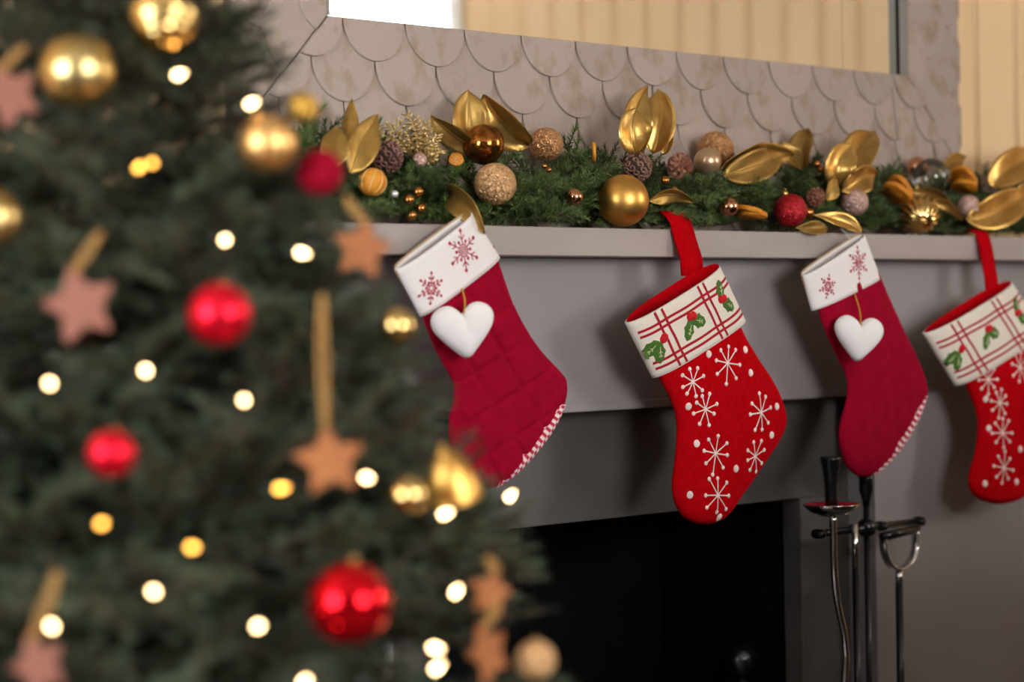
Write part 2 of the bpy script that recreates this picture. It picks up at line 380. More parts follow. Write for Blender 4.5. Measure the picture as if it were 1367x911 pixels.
def shingle(poly, out_dir, start):
    """poly in (x,z); lies tilted: proud at its rounded end"""
    if len(poly) < 3: return
    ar = abs(sum(poly[i][0] * poly[(i + 1) % len(poly)][1] - poly[(i + 1) % len(poly)][0] * poly[i][1] for i in range(len(poly)))) / 2
    if ar < .00012: return
    jit = random.uniform(-.0008, .0008)
    def yy(p):
        s = (p[0] - start[0]) * out_dir[0] + (p[1] - start[1]) * out_dir[1]
        return .1725 - .010 * min(1, max(0, s / .13)) + jit
    cx = sum(p[0] for p in poly) / len(poly); cz = sum(p[1] for p in poly) / len(poly)
    n = len(poly)
    def ins(k): return [(cx + (p[0] - cx) * k, cz + (p[1] - cz) * k) for p in poly]
    rings = [[(p[0], yy(p) + .0075, p[1]) for p in ins(.985)], [(p[0], yy(p) + .0015, p[1]) for p in ins(.985)], [(q[0], yy(q), q[1]) for q in ins(.955)]]
    vs_ = [v for rg in rings for v in rg]
    fs = [list(range(2 * n, 3 * n))]
    for k in range(2):
        for i in range(n): fs.append([k * n + i, k * n + (i + 1) % n, (k + 1) * n + (i + 1) % n, (k + 1) * n + i])
    o = obj('shingle', vs_, fs, tile_m, mf, False)
    bmx = bmesh.new(); bmx.from_mesh(o.data); bmesh.ops.recalc_face_normals(bmx, faces=bmx.faces); bmx.to_mesh(o.data); bmx.free()
PT = .1326; RP = .0665
def u_shape(c, end, top, r):
    """c: centre across, end: coord of rounded end (along outward axis s), top: start coord"""
    pts = [(c - r, top)] + [(c - r * math.cos(a), end - r + r * math.sin(a)) for a in [math.pi * k / 16 for k in range(17)]] + [(c + r, top)]
    return pts
rr = PT / 2 - .0006
for row in range(1, 6):
    s_end = RP * row - .0005
    for i in range(-4, 16):
        c = -.4503 + PT * (i + (.5 if row % 2 else 0))
        c += random.uniform(-.001, .001)
        pl = u_shape(c, s_end, max(0, s_end - 2 * RP), rr)
        pl = [(x, MZ0 - s) for x, s in pl]
        pl = clip(pl, (0, -1), -FZ0); pl = clip(pl, (-1, 0), -FX0); pl = clip(pl, (1, 0), FX1)
        pl = clip(pl, (.7071, .7071), .7071 * (MX1 + MZ0) - .0006) if pl else pl
        pl = clip(pl, (-.7071, .7071), .7071 * (-MX0 + MZ0) - .0006) if pl else pl
        st = (c, MZ0 - (s_end - 2 * RP))
        if row == 2 and i in (11, 8 + 6) and pl:
            shingle(clip(pl, (1, .06), c + .06 * st[1] - .006), (0, -1), st); shingle(clip(pl, (-1, -.06), -(c + .06 * st[1] - .004)), (0, -1), st)
        elif pl: shingle(pl, (0, -1), st)
for side in (1, -1):
    X0 = MX1 if side > 0 else MX0; FXE = FX1 if side > 0 else FX0
    for row in range(1, 5):
        s_end = RP * row - .0005
        for i in range(-3, 9):
            c = MZ0 + PT * (i + (.5 if row % 2 else 0)) - .03
            pl = [(X0 + side * s, z) for z, s in u_shape(c, s_end, max(0, s_end - 2 * RP), rr)]
            pl = clip(pl, (side, 0), side * FXE)
            pl = clip(pl, (0, -1), -FZ0) if pl else pl
            pl = clip(pl, (-side * .7071, .7071), .7071 * (-side * X0 + MZ1) - .0006) if pl else pl
            pl = clip(pl, (-side * .7071, -.7071), .7071 * (-side * X0 - MZ0) - .0006) if pl else pl
            if pl: shingle(pl, (side, 0), (X0 + side * (s_end - 2 * RP), c))

for row in range(1, 4):
    s_end = RP * row - .0005
    for i in range(-2, 14):
        c = -.4503 + PT * (i + (.5 if row % 2 else 0))
        pl = [(x, MZ1 + q) for x, q in u_shape(c, s_end, max(0, s_end - 2 * RP), rr)]
        pl = clip(pl, (0, 1), FZ1)
        for sd_, X0 in ((1, MX1), (-1, MX0)):
            pl = clip(pl, (sd_ * .7071, -.7071), .7071 * (sd_ * X0 - MZ1) - .0006) if pl else pl
        if pl: shingle(pl, (0, 1), (c, MZ1 + s_end - 2 * RP))

# ================================================================== fire tools
Zc = depth(P(1157, 705, 0)); k_ = Zc / FPX
stx = P(1157, 705, 0)
st = thing('fire_tool_stand', (stx.x, stx.y, .04), 'black iron stand with crossbar holding the fire tools', 'tool stand')
obj('base', *lathe((stx.x, stx.y, .04), (0, 0, 1), [(.1, 0), (.1, .012), (.03, .03), (.012, .05)], 24), black_iron, st)
ztop = P(1157, 634, 0).z; zk = P(1157, 668, 0).z
obj('pole', *tube([(stx.x, stx.y, .06), (stx.x, stx.y, zk)], .0058, 10), black_iron, st)
obj('knob', *lathe((stx.x, stx.y, zk - .012), (0, 0, 1), [(.006, 0), (.008, .014), (.0135, .03), (.0125, .05), (.014, ztop - zk + .008), (.009, ztop - zk + .012)], 16), black_iron, st)
xa, xb = P(1092, 703, 0).x, P(1226, 708, 0).x
hb = obj('crossbar', *tube([(xa, stx.y, stx.z), (xb, stx.y, stx.z)], .0065, 10), black_iron, st)
obj('hub', *lathe((stx.x, stx.y, stx.z - .016), (0, 0, 1), [(.009, 0), (.017, .006), (.017, .026), (.009, .032)], 14), black_iron, st)
for x in (xa, P(1140, 704, 0).x, P(1175, 704, 0).x, xb):
    obj('hook_end', *lathe((x, stx.y, stx.z), (0, -1, 0), [(.008, -.01), (.01, 0), (.008, .012), (.003, .016)], 10), black_iron, st)
# poker with a dished guard
Yp = -.03
h0 = P(1108, 610, Yp); dsh = P(1110, 674, Yp)
pkr = thing('fire_poker', (dsh.x, Yp, .045), 'chrome poker with black flared grip and red-lined dish guard', 'poker')
zz = h0.z - dsh.z
obj('grip', *lathe((dsh.x, Yp, dsh.z - .012), (0, 0, 1), [(.012, 0), (.0115, zz * .3), (.0125, zz * .6), (.0145, zz * .85), (.0185, zz + .006), (.0195, zz + .011), (.012, zz + .0125)], 18), black_iron, pkr)
dg = obj('dish_guard', *lathe((dsh.x, Yp, dsh.z), (0, 0, 1), [(.0105, -.022), (.026, -.019), (.04, -.011), (.0505, 0), (.0495, .0012), (.039, -.009), (.012, -.0165)], 30), chrome, pkr)
obj('dish_lining', *lathe((dsh.x, Yp, dsh.z), (0, 0, 1), [(.012, -.0155), (.0385, -.008), (.0475, .0002), (.0485, .0008), (.047, .0012), (.012, -.0145)], 30), red_enamel, dg)
pth = [P(a, b, Yp) for a, b in ((1112, 684), (1113, 740), (1115, 782), (1120, 815), (1127, 848), (1129.5, 880), (1127, 915), (1124, 960), (1123, 1080))]
pth.append(V((pth[-1].x, Yp, .07)))
obj('shaft', *tube(spline(pth, 50), .0066, 10), chrome, pkr)
t2 = P(1141, 700, -.015)
tb = thing('hearth_brush', (t2.x, t2.y, .045), 'slim chrome and black handled tool hanging behind the poker', 'fire tool')
zc = P(1141, 763, -.015).z
obj('ferrule', *tube([(t2.x, t2.y, zc), (t2.x, t2.y, t2.z)], .0058, 10), chrome, tb)
obj('shaft', *tube([(t2.x, t2.y, .17), (t2.x, t2.y, zc + .002)], .0066, 10), black_iron, tb)
obj('brush_head', *lathe((t2.x, t2.y, .045), (0, 0, 1), [(.02, 0), (.03, .04), (.026, .1), (.01, .13)], 16), black_iron, tb)
t3 = P(1200, 762, -.02); z780 = P(1200, 780, -.02).z
sh = thing('fire_shovel', (t3.x, t3.y, .045), 'fire shovel with chrome loop handle hooked on the stand crossbar', 'shovel')
lp = spline([P(a, b, -.02) for a, b in ((1179, 712), (1180, 735), (1188, 754), (1200, 760.5), (1213, 752), (1221, 735), (1222.5, 708))], 28)
vs_, fs = [], []
for i, p in enumerate(lp):
    t = (lp[min(i + 1, 27)] - lp[max(i - 1, 0)]).normalized(); n = t.cross(V((0, 1, 0))).normalized()
    for dy, dn in ((-.008, -.0016), (.008, -.0016), (.008, .0016), (-.008, .0016)): vs_.append(p + V((0, dy, 0)) + n * dn)
for i in range(27):
    for k in range(4): fs.append([i * 4 + k, i * 4 + (k + 1) % 4, i * 4 + 4 + (k + 1) % 4, i * 4 + 4 + k])
fs += [[0, 1, 2, 3], [108, 109, 110, 111]]
obj('loop_handle', vs_, fs, chrome, sh)
obj('handle_bar', *tube([P(1178, 717, -.02), P(1225, 706, -.02)], .0085, 12), black_iron, sh)
obj('ferrule', *tube([(t3.x, t3.y, z780), (t3.x, t3.y, t3.z)], .007, 10), chrome, sh)
obj('shaft', *tube([(t3.x, t3.y, .24), (t3.x, t3.y, z780 + .002)], .0073, 10), black_iron, sh)
box('blade', (t3.x - .055, t3.y - .012, .05), (t3.x + .055, t3.y - .004, .25), black_iron, sh, .003)

# ================================================================== stockings
def grid_tube(rows, D, cols=20, ex=3.0, yc=-.035, taper_end=True, quilt=None):
    """rows: list of (L,R) world points; closed inflated sleeve. returns verts, faces"""
    n = len(rows); vs_, fs = [], []
    for j, (a, b) in enumerate(rows):
        t = j / (n - 1)
        d = D * (math.sqrt(max(0, min(1, (1 - t) / .14))) if taper_end else 1)
        wd = (b - a).length
        d = min(d, wd * .45)
        for side in (-1, 1):
            rng = range(cols + 1) if side < 0 else range(cols - 1, 0, -1)
            for i in rng:
                s = -math.cos(math.pi * i / cols)
                p = a.lerp(b, (s + 1) / 2)
                h = d * (1 - abs(s) ** ex) ** .5
                if quilt and side < 0: h -= quilt(p) * min(1, h / d if d else 0)
                vs_.append(V((p.x, yc + side * h, p.z)))
    m = 2 * cols
    for j in range(n - 1):
        for i in range(m):
            i2 = (i + 1) % m; fs.append([j * m + i, (j + 1) * m + i, (j + 1) * m + i2, j * m + i2])
    fs.append([(n - 1) * m + i for i in range(m)])
    return vs_, fs
def wp(pts, Y): return [P(a, b, Y) for a, b in pts]
def stroke(bvh, pts, wdt, off=.0006, y0=-.3):
    """flat ribbon following a surface; pts world (x,z). returns verts, faces"""
    vs_, fs = [], []
    def hit(x, z):
        h = bvh.ray_cast(V((x, y0, z)), V((0, 1, 0)))
        return h[0].y if h[0] else None
    last = None
    for i, p in enumerate(pts):
        a, b = pts[max(0, i - 1)], pts[min(len(pts) - 1, i + 1)]
        t = V((b[0] - a[0], b[1] - a[1])).normalized(); n = V((-t.y, t.x))
        ww = wdt[i] if isinstance(wdt, (list, tuple)) else wdt
        for s in (-1, 0, 1):
            x, z = p[0] + n.x * ww * s / 2, p[1] + n.y * ww * s / 2
            y = hit(x, z)
            if y is None: y = last if last is not None else -.05
            last = y
            vs_.append(V((x, y - off - (.0008 if s == 0 else 0), z)))
    for i in range(len(pts) - 1):
        for k in range(2): fs.append([i * 3 + k, i * 3 + k + 1, i * 3 + k + 4, i * 3 + k + 3])
    return vs_, fs
def blob(bvh, c, r, h=.0016, n=12, shape=None, y0=-.3):
    vs_, fs = [], []
    def hy(x, z):
        q = bvh.ray_cast(V((x, y0, z)), V((0, 1, 0)))
        return q[0].y if q[0] else None
    cy = hy(*c)
    if cy is None: cy = -.05
    for ring, (f, hh) in enumerate(((1, .0002), (.8, h * .7), (.4, h))):
        for k in range(n):
            a = 2 * math.pi * k / n; q = shape(a) if shape else (math.cos(a), math.sin(a))
            x, z = c[0] + q[0] * r * f, c[1] + q[1] * r * f
            y = hy(x, z); y = cy if y is None else y
            vs_.append(V((x, y - hh, z)))
    for ring in range(2):
        for k in range(n): fs.append([ring * n + k, ring * n + (k + 1) % n, (ring + 1) * n + (k + 1) % n, (ring + 1) * n + k])
    fs.append([2 * n + k for k in range(n)])
    return vs_, fs
def merge(parts):
    vs_, fs = [], []
    for a, b in parts:
        o = len(vs_); vs_ += a; fs += [[i + o for i in f] for f in b]
    return vs_, fs
def seg(a, b, n=7): return [(lerp(a[0], b[0], k / (n - 1)), lerp(a[1], b[1], k / (n - 1))) for k in range(n)]
def hit_px(bvh, px, py):
    h = bvh.ray_cast(CAM, ray(px, py).normalized())
    return h[0] if h[0] else P(px, py, -.06)
def star8(bvh, px, py, rpx, rot, parent, m=thread_white):
    c = hit_px(bvh, px, py); r = rpx * depth(c) / FPX; parts = []
    for k in range(8):
        a = rot + k * math.pi / 4 + random.uniform(-.1, .1); q = r * random.uniform(.82, 1.08)
        e = (c.x + q * math.cos(a), c.z + q * math.sin(a))
        parts.append(stroke(bvh, seg((c.x, c.z), e, 5), .0023, .0008)); parts.append(blob(bvh, e, .0038, .002, 10))
    return obj('embroidered_snowflake', *merge(parts), m, parent)
def flake6(bvh, px, py, rpx, rot, parent, big):
    c = hit_px(bvh, px, py); r = rpx * depth(c) / FPX; parts = []; C2 = (c.x, c.z)
    pt = lambda a, q: (C2[0] + q * r * math.cos(a), C2[1] + q * r * math.sin(a))
    dia = lambda a: (max(-1, min(1, 1.0 * math.cos(a) / max(abs(math.cos(a)) + abs(math.sin(a)), .01))), math.sin(a) / max(abs(math.cos(a)) + abs(math.sin(a)), .01))
    wd = r * .055
    for k in range(6):
        a = rot + k * math.pi / 3
        parts.append(stroke(bvh, seg(pt(a, .30 if big else .1), pt(a, .9), 5), wd, .0005))
        parts.append(blob(bvh, pt(a, .93), r * .12, .0004, 8, dia))
        for s in (-1, 1):
            q0 = pt(a, .52); parts.append(stroke(bvh, seg(q0, pt(a + s * .27, .74), 3), wd, .0005))
            if not big:
                parts.append(blob(bvh, pt(a + s * .22, .62), r * .1, .0004, 8, dia))
                parts.append(stroke(bvh, seg(pt(a, .28), pt(a + s * .5, .46), 3), wd, .0005))
        if big:
            b = a + math.pi / 6
            parts.append(stroke(bvh, seg(pt(b, .28), pt(b, .42), 3), wd, .0005)); parts.append(blob(bvh, pt(b, .46), r * .085, .0004, 8))
        else: parts.append(blob(bvh, pt(a + math.pi / 6, .34), r * .1, .0004, 8, dia))
    for q in ((.28, .18, .08) if big else (.2,)):
        parts.append(stroke(bvh, [pt(2 * math.pi * k / 20, q) for k in range(21)], wd, .0005))
    return obj('printed_snowflake', *merge(parts), snow_red, parent)
def trim_strip(pts, wdt, yc, parent, nsq):
    """gingham edge: a soft roll that wraps the sole edge, with UVs"""
    c = spline(pts, 40); vs_, fs, uv = [], [], []
    n = 8
    for i, p in enumerate(c):
        t = (c[min(39, i + 1)] - c[max(0, i - 1)]).normalized(); nn = V((t.z, 0, -t.x))
        if nn.x > 0: nn = -nn           # towards the leg
        ta = math.sin(math.pi * min(1, max(0, i / 39))) ** .35
        for k in range(n):
            a = 2 * math.pi * k / n
            vs_.append(p + nn * (wdt * .5 * (1 + math.cos(a)) * ta) + V((0, -.015 * math.sin(a) * (.3 + .7 * ta), 0)))
    for i in range(39):
        for k in range(n): fs.append([i * n + k, i * n + (k + 1) % n, (i + 1) * n + (k + 1) % n, (i + 1) * n + k])
    vs_ = [V((v.x, v.y + yc, v.z)) for v in [V((q.x, q.y - yc0, q.z)) for q in vs_ for yc0 in (c[0].y,)]]
    o = obj('gingham_trim', vs_, fs, gingham, parent)
    ul = o.data.uv_layers.new(name='UVMap'); j = 0
    for f in fs:
        i, k = f[0] // n, f[0] % n
        for (ii, kk) in ((i, k), (i, k + 1), (i + 1, k + 1), (i + 1, k)):
            ul.data[j].uv = (ii / 39 * nsq, kk / n * 7 + .01); j += 1
    return o
def leg_rows(Lp, Rp, Y, n=46): return list(zip(spline(wp(Lp, Y), n), spline(wp(Rp, Y), n)))
def quad_rows(tl, tr, bl, br, Y, n=10, belly=0):
    tl, tr, bl, br = (P(*q, Y) for q in (tl, tr, bl, br))
    return [(tl.lerp(bl, j / (n - 1)), tr.lerp(br, j / (n - 1))) for j in range(n)]

# ---- cotton stockings (quilted crimson leg, linen cuff, gingham toe edge)
def cotton(cuff, Lp, Rp, trim, flakes, label, hang, quilted, rot0):
    Y = -.038
    tl, tr, br, bl = cuff
    o = P(tr[0], tr[1], Y)
    s = thing('christmas_stocking', (o.x, Y, P(bl[0], max(p[1] for p in Rp), Y).z), label, 'stocking', 'stockings hanging from the mantel')
    qf = None
    if quilted:
        def qf(p):
            d = 9
            for a in (math.radians(38), math.radians(112)):
                u = p.x * math.cos(a) + p.z * math.sin(a); q = abs((u / .062 + .3) % 1 - .5) * .062; d = min(d, .031 - q if False else abs(q))
            return .0042 * math.exp(-(d / .0045) ** 2)
    def wr(p): return .0013 * math.sin(p.x * 70 + p.z * 45) * math.sin(p.z * 38 - p.x * 20) + (qf(p) if qf else .0007 * math.sin(p.x * 160 + p.z * 30))
    v, f = grid_tube(leg_rows(Lp, Rp, Y, 130 if quilted else 70), .0155, 90 if quilted else 36, 2.6, Y, True, wr)
    lg = obj('leg', v, f, crimson, s)
    v2, f2 = grid_tube(quad_rows(tl, tr, bl, br, Y, 12), .0165, 28, 3.2, Y, False)
    n = len(v2); f2 = f2[:-1]
    cf = obj('cuff', v2, f2, linen, s); so = cf.modifiers.new('hem', 'SOLIDIFY'); so.thickness = .0022; so.offset = -1
    up = lambda q, k: (q[0] + k * .25, q[1] - k)
    v3, f3 = grid_tube(quad_rows(up(tl, -1), up(tr, -2), (lerp(tl[0], bl[0], .3), lerp(tl[1], bl[1], .3)), (lerp(tr[0], br[0], .3), lerp(tr[1], br[1], .3)), Y, 4), .0125, 24, 3.2, Y + .002, False)
    # back lip of the opening stands a little higher than the front
    zt = {}
    v3 = [V((q.x, q.y, q.z + (.005 if q.y > Y + .005 and i < 48 else 0))) for i, q in enumerate(v3)]
    obj('lining', v3, f3[:-1], tan_lining, s)
    bv = BVHTree.FromPolygons(v2, f2)
    for px, py, r, big, rt in flakes: flake6(bv, px, py, r, rt, s, big)
    trim_strip(wp(trim, Y), .026, Y, s, 30)
    a, b = P(hang[0], hang[1], Y), V((P(hang[0], 300, Y).x, .05, 1.358))
    obj('hanging_loop', *tube([a + V((0, .004, -.02)), V((a.x, -.012, 1.345)), V((a.x + .002, -.003, 1.354)), V((a.x + .014, .012, 1.358))], .0018, 8), linen, s)
    return s, BVHTree.FromPolygons(v, f)
random.seed(11)
st1, bv1 = cotton(((528.6, 360), (629, 284), (666, 343), (561.5, 423)),
    [(557, 395), (570, 440), (588, 479.5), (604, 508), (606, 530), (600, 560), (600, 590), (612, 622), (632, 645), (650, 652)],
    [(658, 328), (684, 405), (715, 460), (746, 495), (756, 511), (753, 541), (735, 575), (712, 606), (688, 632), (665, 650)],
    [(753.5, 541), (735, 576), (712, 607), (688, 633), (664, 651)],
    [(618.6, 334.6, 29, True, 1.75), (575.5, 385, 22, False, 1.57)],
    'quilted crimson stocking with snowflake linen cuff, largest and nearest the tree', (634, 292), True, 0)
st3, bv3 = cotton(((1071.5, 367.7), (1152.5, 313), (1174, 371), (1084, 415)),
    [(1088, 395), (1098, 432), (1114, 469), (1130, 503), (1130.5, 532), (1122, 565), (1121, 592), (1131, 622), (1146, 637)],
    [(1170, 360), (1199.7, 428), (1220, 470), (1233, 500), (1237.5, 521), (1234, 535), (1222, 562), (1206, 590), (1186, 616), (1160, 637)],
    [(1236, 529), (1223, 561), (1206, 591), (1187, 616), (1167, 635)],
    [(1145.7, 351, 22.5, True, 1.62), (1105, 382.6, 16.5, False, 1.4)],
    'smooth crimson stocking with snowflake linen cuff hanging above the fire tools', (1147, 318), False, 0)

# ---- felt stockings (plaid cuff, embroidered leg)
def felt(cuff, Lp, Rp, flakes, dots, label, strap, lipk, ztop):
    Y = -.04
    tl, tr, br, bl = cuff
    s = thing('christmas_stocking', (P(*tr, Y).x, Y, P(Lp[-1][0], Lp[-1][1], Y).z), label, 'stocking', 'stockings hanging from the mantel')
    v, f = grid_tube(leg_rows(Lp, Rp, Y, 60), .019, 30, 2.6, Y, True, lambda p: .001 * math.sin(p.x * 60 + 1) * math.sin(p.z * 50))
    obj('leg', v, f, redfelt, s); bl_ = BVHTree.FromPolygons(v, f)
    rows = quad_rows(tl, tr, bl, br, Y, 14)
    v2, f2 = grid_tube(rows, .0235, 32, 3.0, Y, False); f2 = f2[:-1]
    cf = obj('cuff', v2, f2, creamfelt, s); so = cf.modifiers.new('hem', 'SOLIDIFY'); so.thickness = .004; so.offset = -1
    bv = BVHTree.FromPolygons(v2, f2)
    # red lining: rolled rim at the back of the opening
    rows3 = quad_rows((tl[0] + 2, tl[1] + 3), (tr[0] - 1, tr[1] + 2), (lerp(tl[0], bl[0], .3), lerp(tl[1], bl[1], .3)), (lerp(tr[0], br[0], .3), lerp(tr[1], br[1], .3)), Y, 5)
    v3, f3 = grid_tube(rows3, .0185, 32, 3.0, Y, False)
    m3 = 64
    for i in range(m3):
        q = v3[i]; back = (q.y - (Y - .0185)) / .037
        v3[i] = V((q.x, q.y, q.z + lipk * back)); 
    f3 = f3[:-1] + [[i for i in range(m3)][::-1]]
    obj('lining', v3, f3, redfelt, s)
    A, B, C_, D_ = (P(*q, Y) for q in (tl, tr, bl, br))
    def cu(u, w_):
        p = A.lerp(B, u).lerp(C_.lerp(D_, u), w_); return (p.x, p.z)
    for w_ in (.2, .29, .76, .86):
        obj('plaid_stripe', *stroke(bv, [cu(.02 + .95 * k / 24, w_ + .005 * math.sin(k * .7)) for k in range(25)], .0046, .0005), thread_red, s)
    for u in (.19, .255, .64, .70):
        obj('plaid_stripe', *stroke(bv, [cu(u + .002 * math.sin(k * .9), .01 + .97 * k / 16) for k in range(17)], .0052, .0005), thread_red, s)
    def leafshape(ang, le, wi):
        ca, sa = math.cos(ang), math.sin(ang)
        def sh(a):
            x = math.cos(a) * le; z = math.sin(a) * abs(math.sin(a)) ** .35 * wi * (1 + .16 * math.cos(8 * a)); return (x * ca - z * sa, x * sa + z * ca)
        return sh
    ax = math.atan2(B.z - A.z, B.x - A.x)
    H = (B - A).length
    for (u, w_, l1, l2, b0) in ((.455, .42, (-.4, -2.15), None, 0), (.80, .46, (-.55, 1.5), None, 0), (.055, .47, (-2.6, -1.6), None, 0)):
        base = cu(u, w_)
        if u < .1: base = cu(.12, .46)
        for a in l1:
            a2 = a + ax * .7; q = (base[0] + .0185 * math.cos(a2), base[1] + .0185 * math.sin(a2))
            hl = obj('holly_leaf', *blob(bv, q, 1, .0022, 24, leafshape(a2, .019, .0115)), holly_m, s)
            vn = [stroke(bv, seg((q[0] - .009 * math.cos(a2), q[1] - .009 * math.sin(a2)), (q[0] + .009 * math.cos(a2), q[1] + .009 * math.sin(a2)), 4), .0009, .0027)]
            for e in (-.002, .004):
                for sg in (-1, 1):
                    m0 = (q[0] + e * math.cos(a2), q[1] + e * math.sin(a2)); vn.append(stroke(bv, seg(m0, (m0[0] + .005 * math.cos(a2 + sg * .8), m0[1] + .005 * math.sin(a2 + sg * .8)), 3), .0009, .0027))
            obj('leaf_vein', *merge(vn), holly_vein, hl)
        for dx, dz in ((-.004, .004), (.005, .006)):
            q = (base[0] + dx, base[1] + dz) if u > .1 else (base[0] + .011 + dx * .2, base[1] + dz * 1.4 - .002)
            obj('holly_berry', *blob(bv, q, .0075, .005, 12), berry_felt, s)
    for px, py, r in flakes: star8(bl_, px, py, r, random.uniform(0, .7), s)
    for px, py in dots:
        c = hit_px(bl_, px, py); obj('felt_dot', *blob(bl_, (c.x, c.z), .0066, .0028, 12), thread_white, s)
    # hanging strap: flat band over the shelf edge
    x0, x1, yt, yb = strap
    a0, a1 = P(x0, yb, Y), P(x1, yb, Y)
    prof = [(Y + .018, a0.z - .02), (Y + .02, a0.z + .01), (-.008, 1.335), (-.006, 1.349), (-.005, lerp(1.35, ztop, .4)), (.002, lerp(1.35, ztop, .8)), (.012, ztop)]
    vs_, fs = [], []
    wv = a1.x - a0.x
    for i, (y, z) in enumerate(prof):
        sl = -.014 * max(0, (z - 1.33) / .05) ** 1.3
        th = V((0, -.002, 0)) if i < 4 else V((0, 0, .002))
        for x, e in ((a0.x + sl, 0), (a0.x + wv / 2 + sl, .4), (a1.x + sl, 0)): vs_.append(V((x, y, z)) + th * (1 + e))
        for x in (a1.x + sl, a0.x + wv / 2 + sl, a0.x + sl): vs_.append(V((x, y, z)) - th)
    for i in range(len(prof) - 1):
        for k in range(6): fs.append([i * 6 + k, i * 6 + (k + 1) % 6, i * 6 + 6 + (k + 1) % 6, i * 6 + 6 + k])
    fs += [[0, 1, 2, 3, 4, 5][::-1], [len(vs_) - 6 + k for k in range(6)]]
    obj('hanging_strap', vs_, fs, redfelt, s)
    return s
felt(((836, 432), (959, 355), (993, 427), (872, 505)),
    [(869, 470), (881, 505), (896.5, 535.5), (904, 566), (902, 608), (898, 646.6), (902, 672), (914, 691), (930, 700)],
    [(977, 405), (990, 442), (1007.6, 473), (1036, 518), (1048.5, 555), (1044, 580), (1022, 615), (993, 656), (969, 689), (946, 701)],
    [(924.6, 510, 21), (971, 485, 27), (941.5, 546.6, 21), (1016, 551, 26), (955, 605.6, 27), (1008, 609.4, 22), (958, 661.5, 26)],
    [(946, 473), (995, 467), (1002, 498), (919, 543), (1037, 543), (1030, 581), (930, 592.5), (982.5, 626), (921, 661), (960, 691)],
    'bright red felt stocking with plaid holly cuff and white embroidered snowflakes, wholly in view', (921, 949, 275, 352), .011, 1.38)
felt(((1233.4, 446), (1349, 377), (1391, 443), (1276, 516)),
    [(1272, 490), (1290, 516), (1302, 545), (1306, 570), (1302, 605), (1294, 635), (1296, 654), (1308, 667), (1330, 673.6)],
    [(1376, 420), (1386, 450), (1402, 490), (1418, 525), (1424, 555), (1420, 580), (1402, 615), (1380, 648), (1360, 666), (1340, 673)],
    [(1319, 507, 19), (1334.6, 538, 19), (1338, 578, 19), (1340, 625, 21), (1361.6, 491, 21)],
    [(1316, 533), (1320, 572), (1315, 646), (1357, 643.5), (1362, 600)],
    'dim red felt stocking with plaid holly cuff, cut by the right frame edge', (1327, 1343, 305, 378), .009, 1.362)

# ---- white fabric hearts hung on the cotton stockings
def heart(px, py, wpx, hpx, rot, strtop, label, bv):
    Z = depth(P(px, py, -.07)); hh = hpx * Z / FPX
    c = P(px, py, -.082)
    t = thing('fabric_heart', c, label, 'heart ornament', 'white hearts on the stockings')
    n, rings = 48, 9
    half = [(0, .25), (.07, .36), (.18, .44), (.31, .44), (.43, .36), (.495, .22), (.47, .05), (.37, -.12), (.22, -.31), (.09, -.46), (.03, -.505)]
    rt_ = spline([V((x, 0, y)) for x, y in half], 24); out = [(p.x, p.z) for p in rt_] + [(-p.x, p.z) for p in reversed(rt_)]
    ww = hh * 1.2; ct, st_ = math.cos(.42), math.sin(.42); vs_, fs = [], []
    for side in (-1, 1):
        for r_ in range(rings + 1):
            q = 1 - r_ / rings
            for (x, z) in out:
                x2, z2 = x * q * ww, (z * q) * hh
                xr, zr = x2 * math.cos(rot) - z2 * math.sin(rot), x2 * math.sin(rot) + z2 * math.cos(rot)
                pinch = 1 - .35 * math.exp(-((x * q) / .07) ** 2) * max(0, z * q + .25)
                wob = 1 + .03 * math.sin(40 * x * q) * math.sin(33 * z * q)
                dd = side * .017 * math.sqrt(max(0, 1 - q ** 2.4)) * pinch * wob; vs_.append(c + V((xr * ct + dd * st_, -xr * st_ + dd * ct, zr)))
    m = (rings + 1) * n
    for s_ in range(2):
        for r_ in range(rings):
            for k in range(n): fs.append([s_ * m + r_ * n + k, s_ * m + r_ * n + (k + 1) % n, s_ * m + (r_ + 1) * n + (k + 1) % n, s_ * m + (r_ + 1) * n + k])
        fs.append([s_ * m + rings * n + k for k in range(n)])
    bmx = bmesh.new(); vv = [bmx.verts.new(v) for v in vs_]
    for f in fs:
        try: bmx.faces.new([vv[i] for i in f])
        except ValueError: pass
    bmesh.ops.remove_doubles(bmx, verts=bmx.verts, dist=.0002)
    from_bm('heart', bmx, heart_m, t, True)
    top = c + V((-.27 * hh * math.sin(rot), -.004, .27 * hh * math.cos(rot)))
    s0 = P(strtop[0], strtop[1], -.056)
    obj('string', *tube(spline([s0, s0.lerp(top, .5) + V((.002, -.002, 0)), top], 12), .0014, 6), gold_string, t)
heart(619, 440, 77, 76, .12, (617, 386), 'puffy white cotton heart on the quilted stocking nearest the tree', bv1)
heart(1146, 451, 70, 63, -.12, (1141, 393), 'puffy white cotton heart on the smooth stocking above the fire tools', bv3)

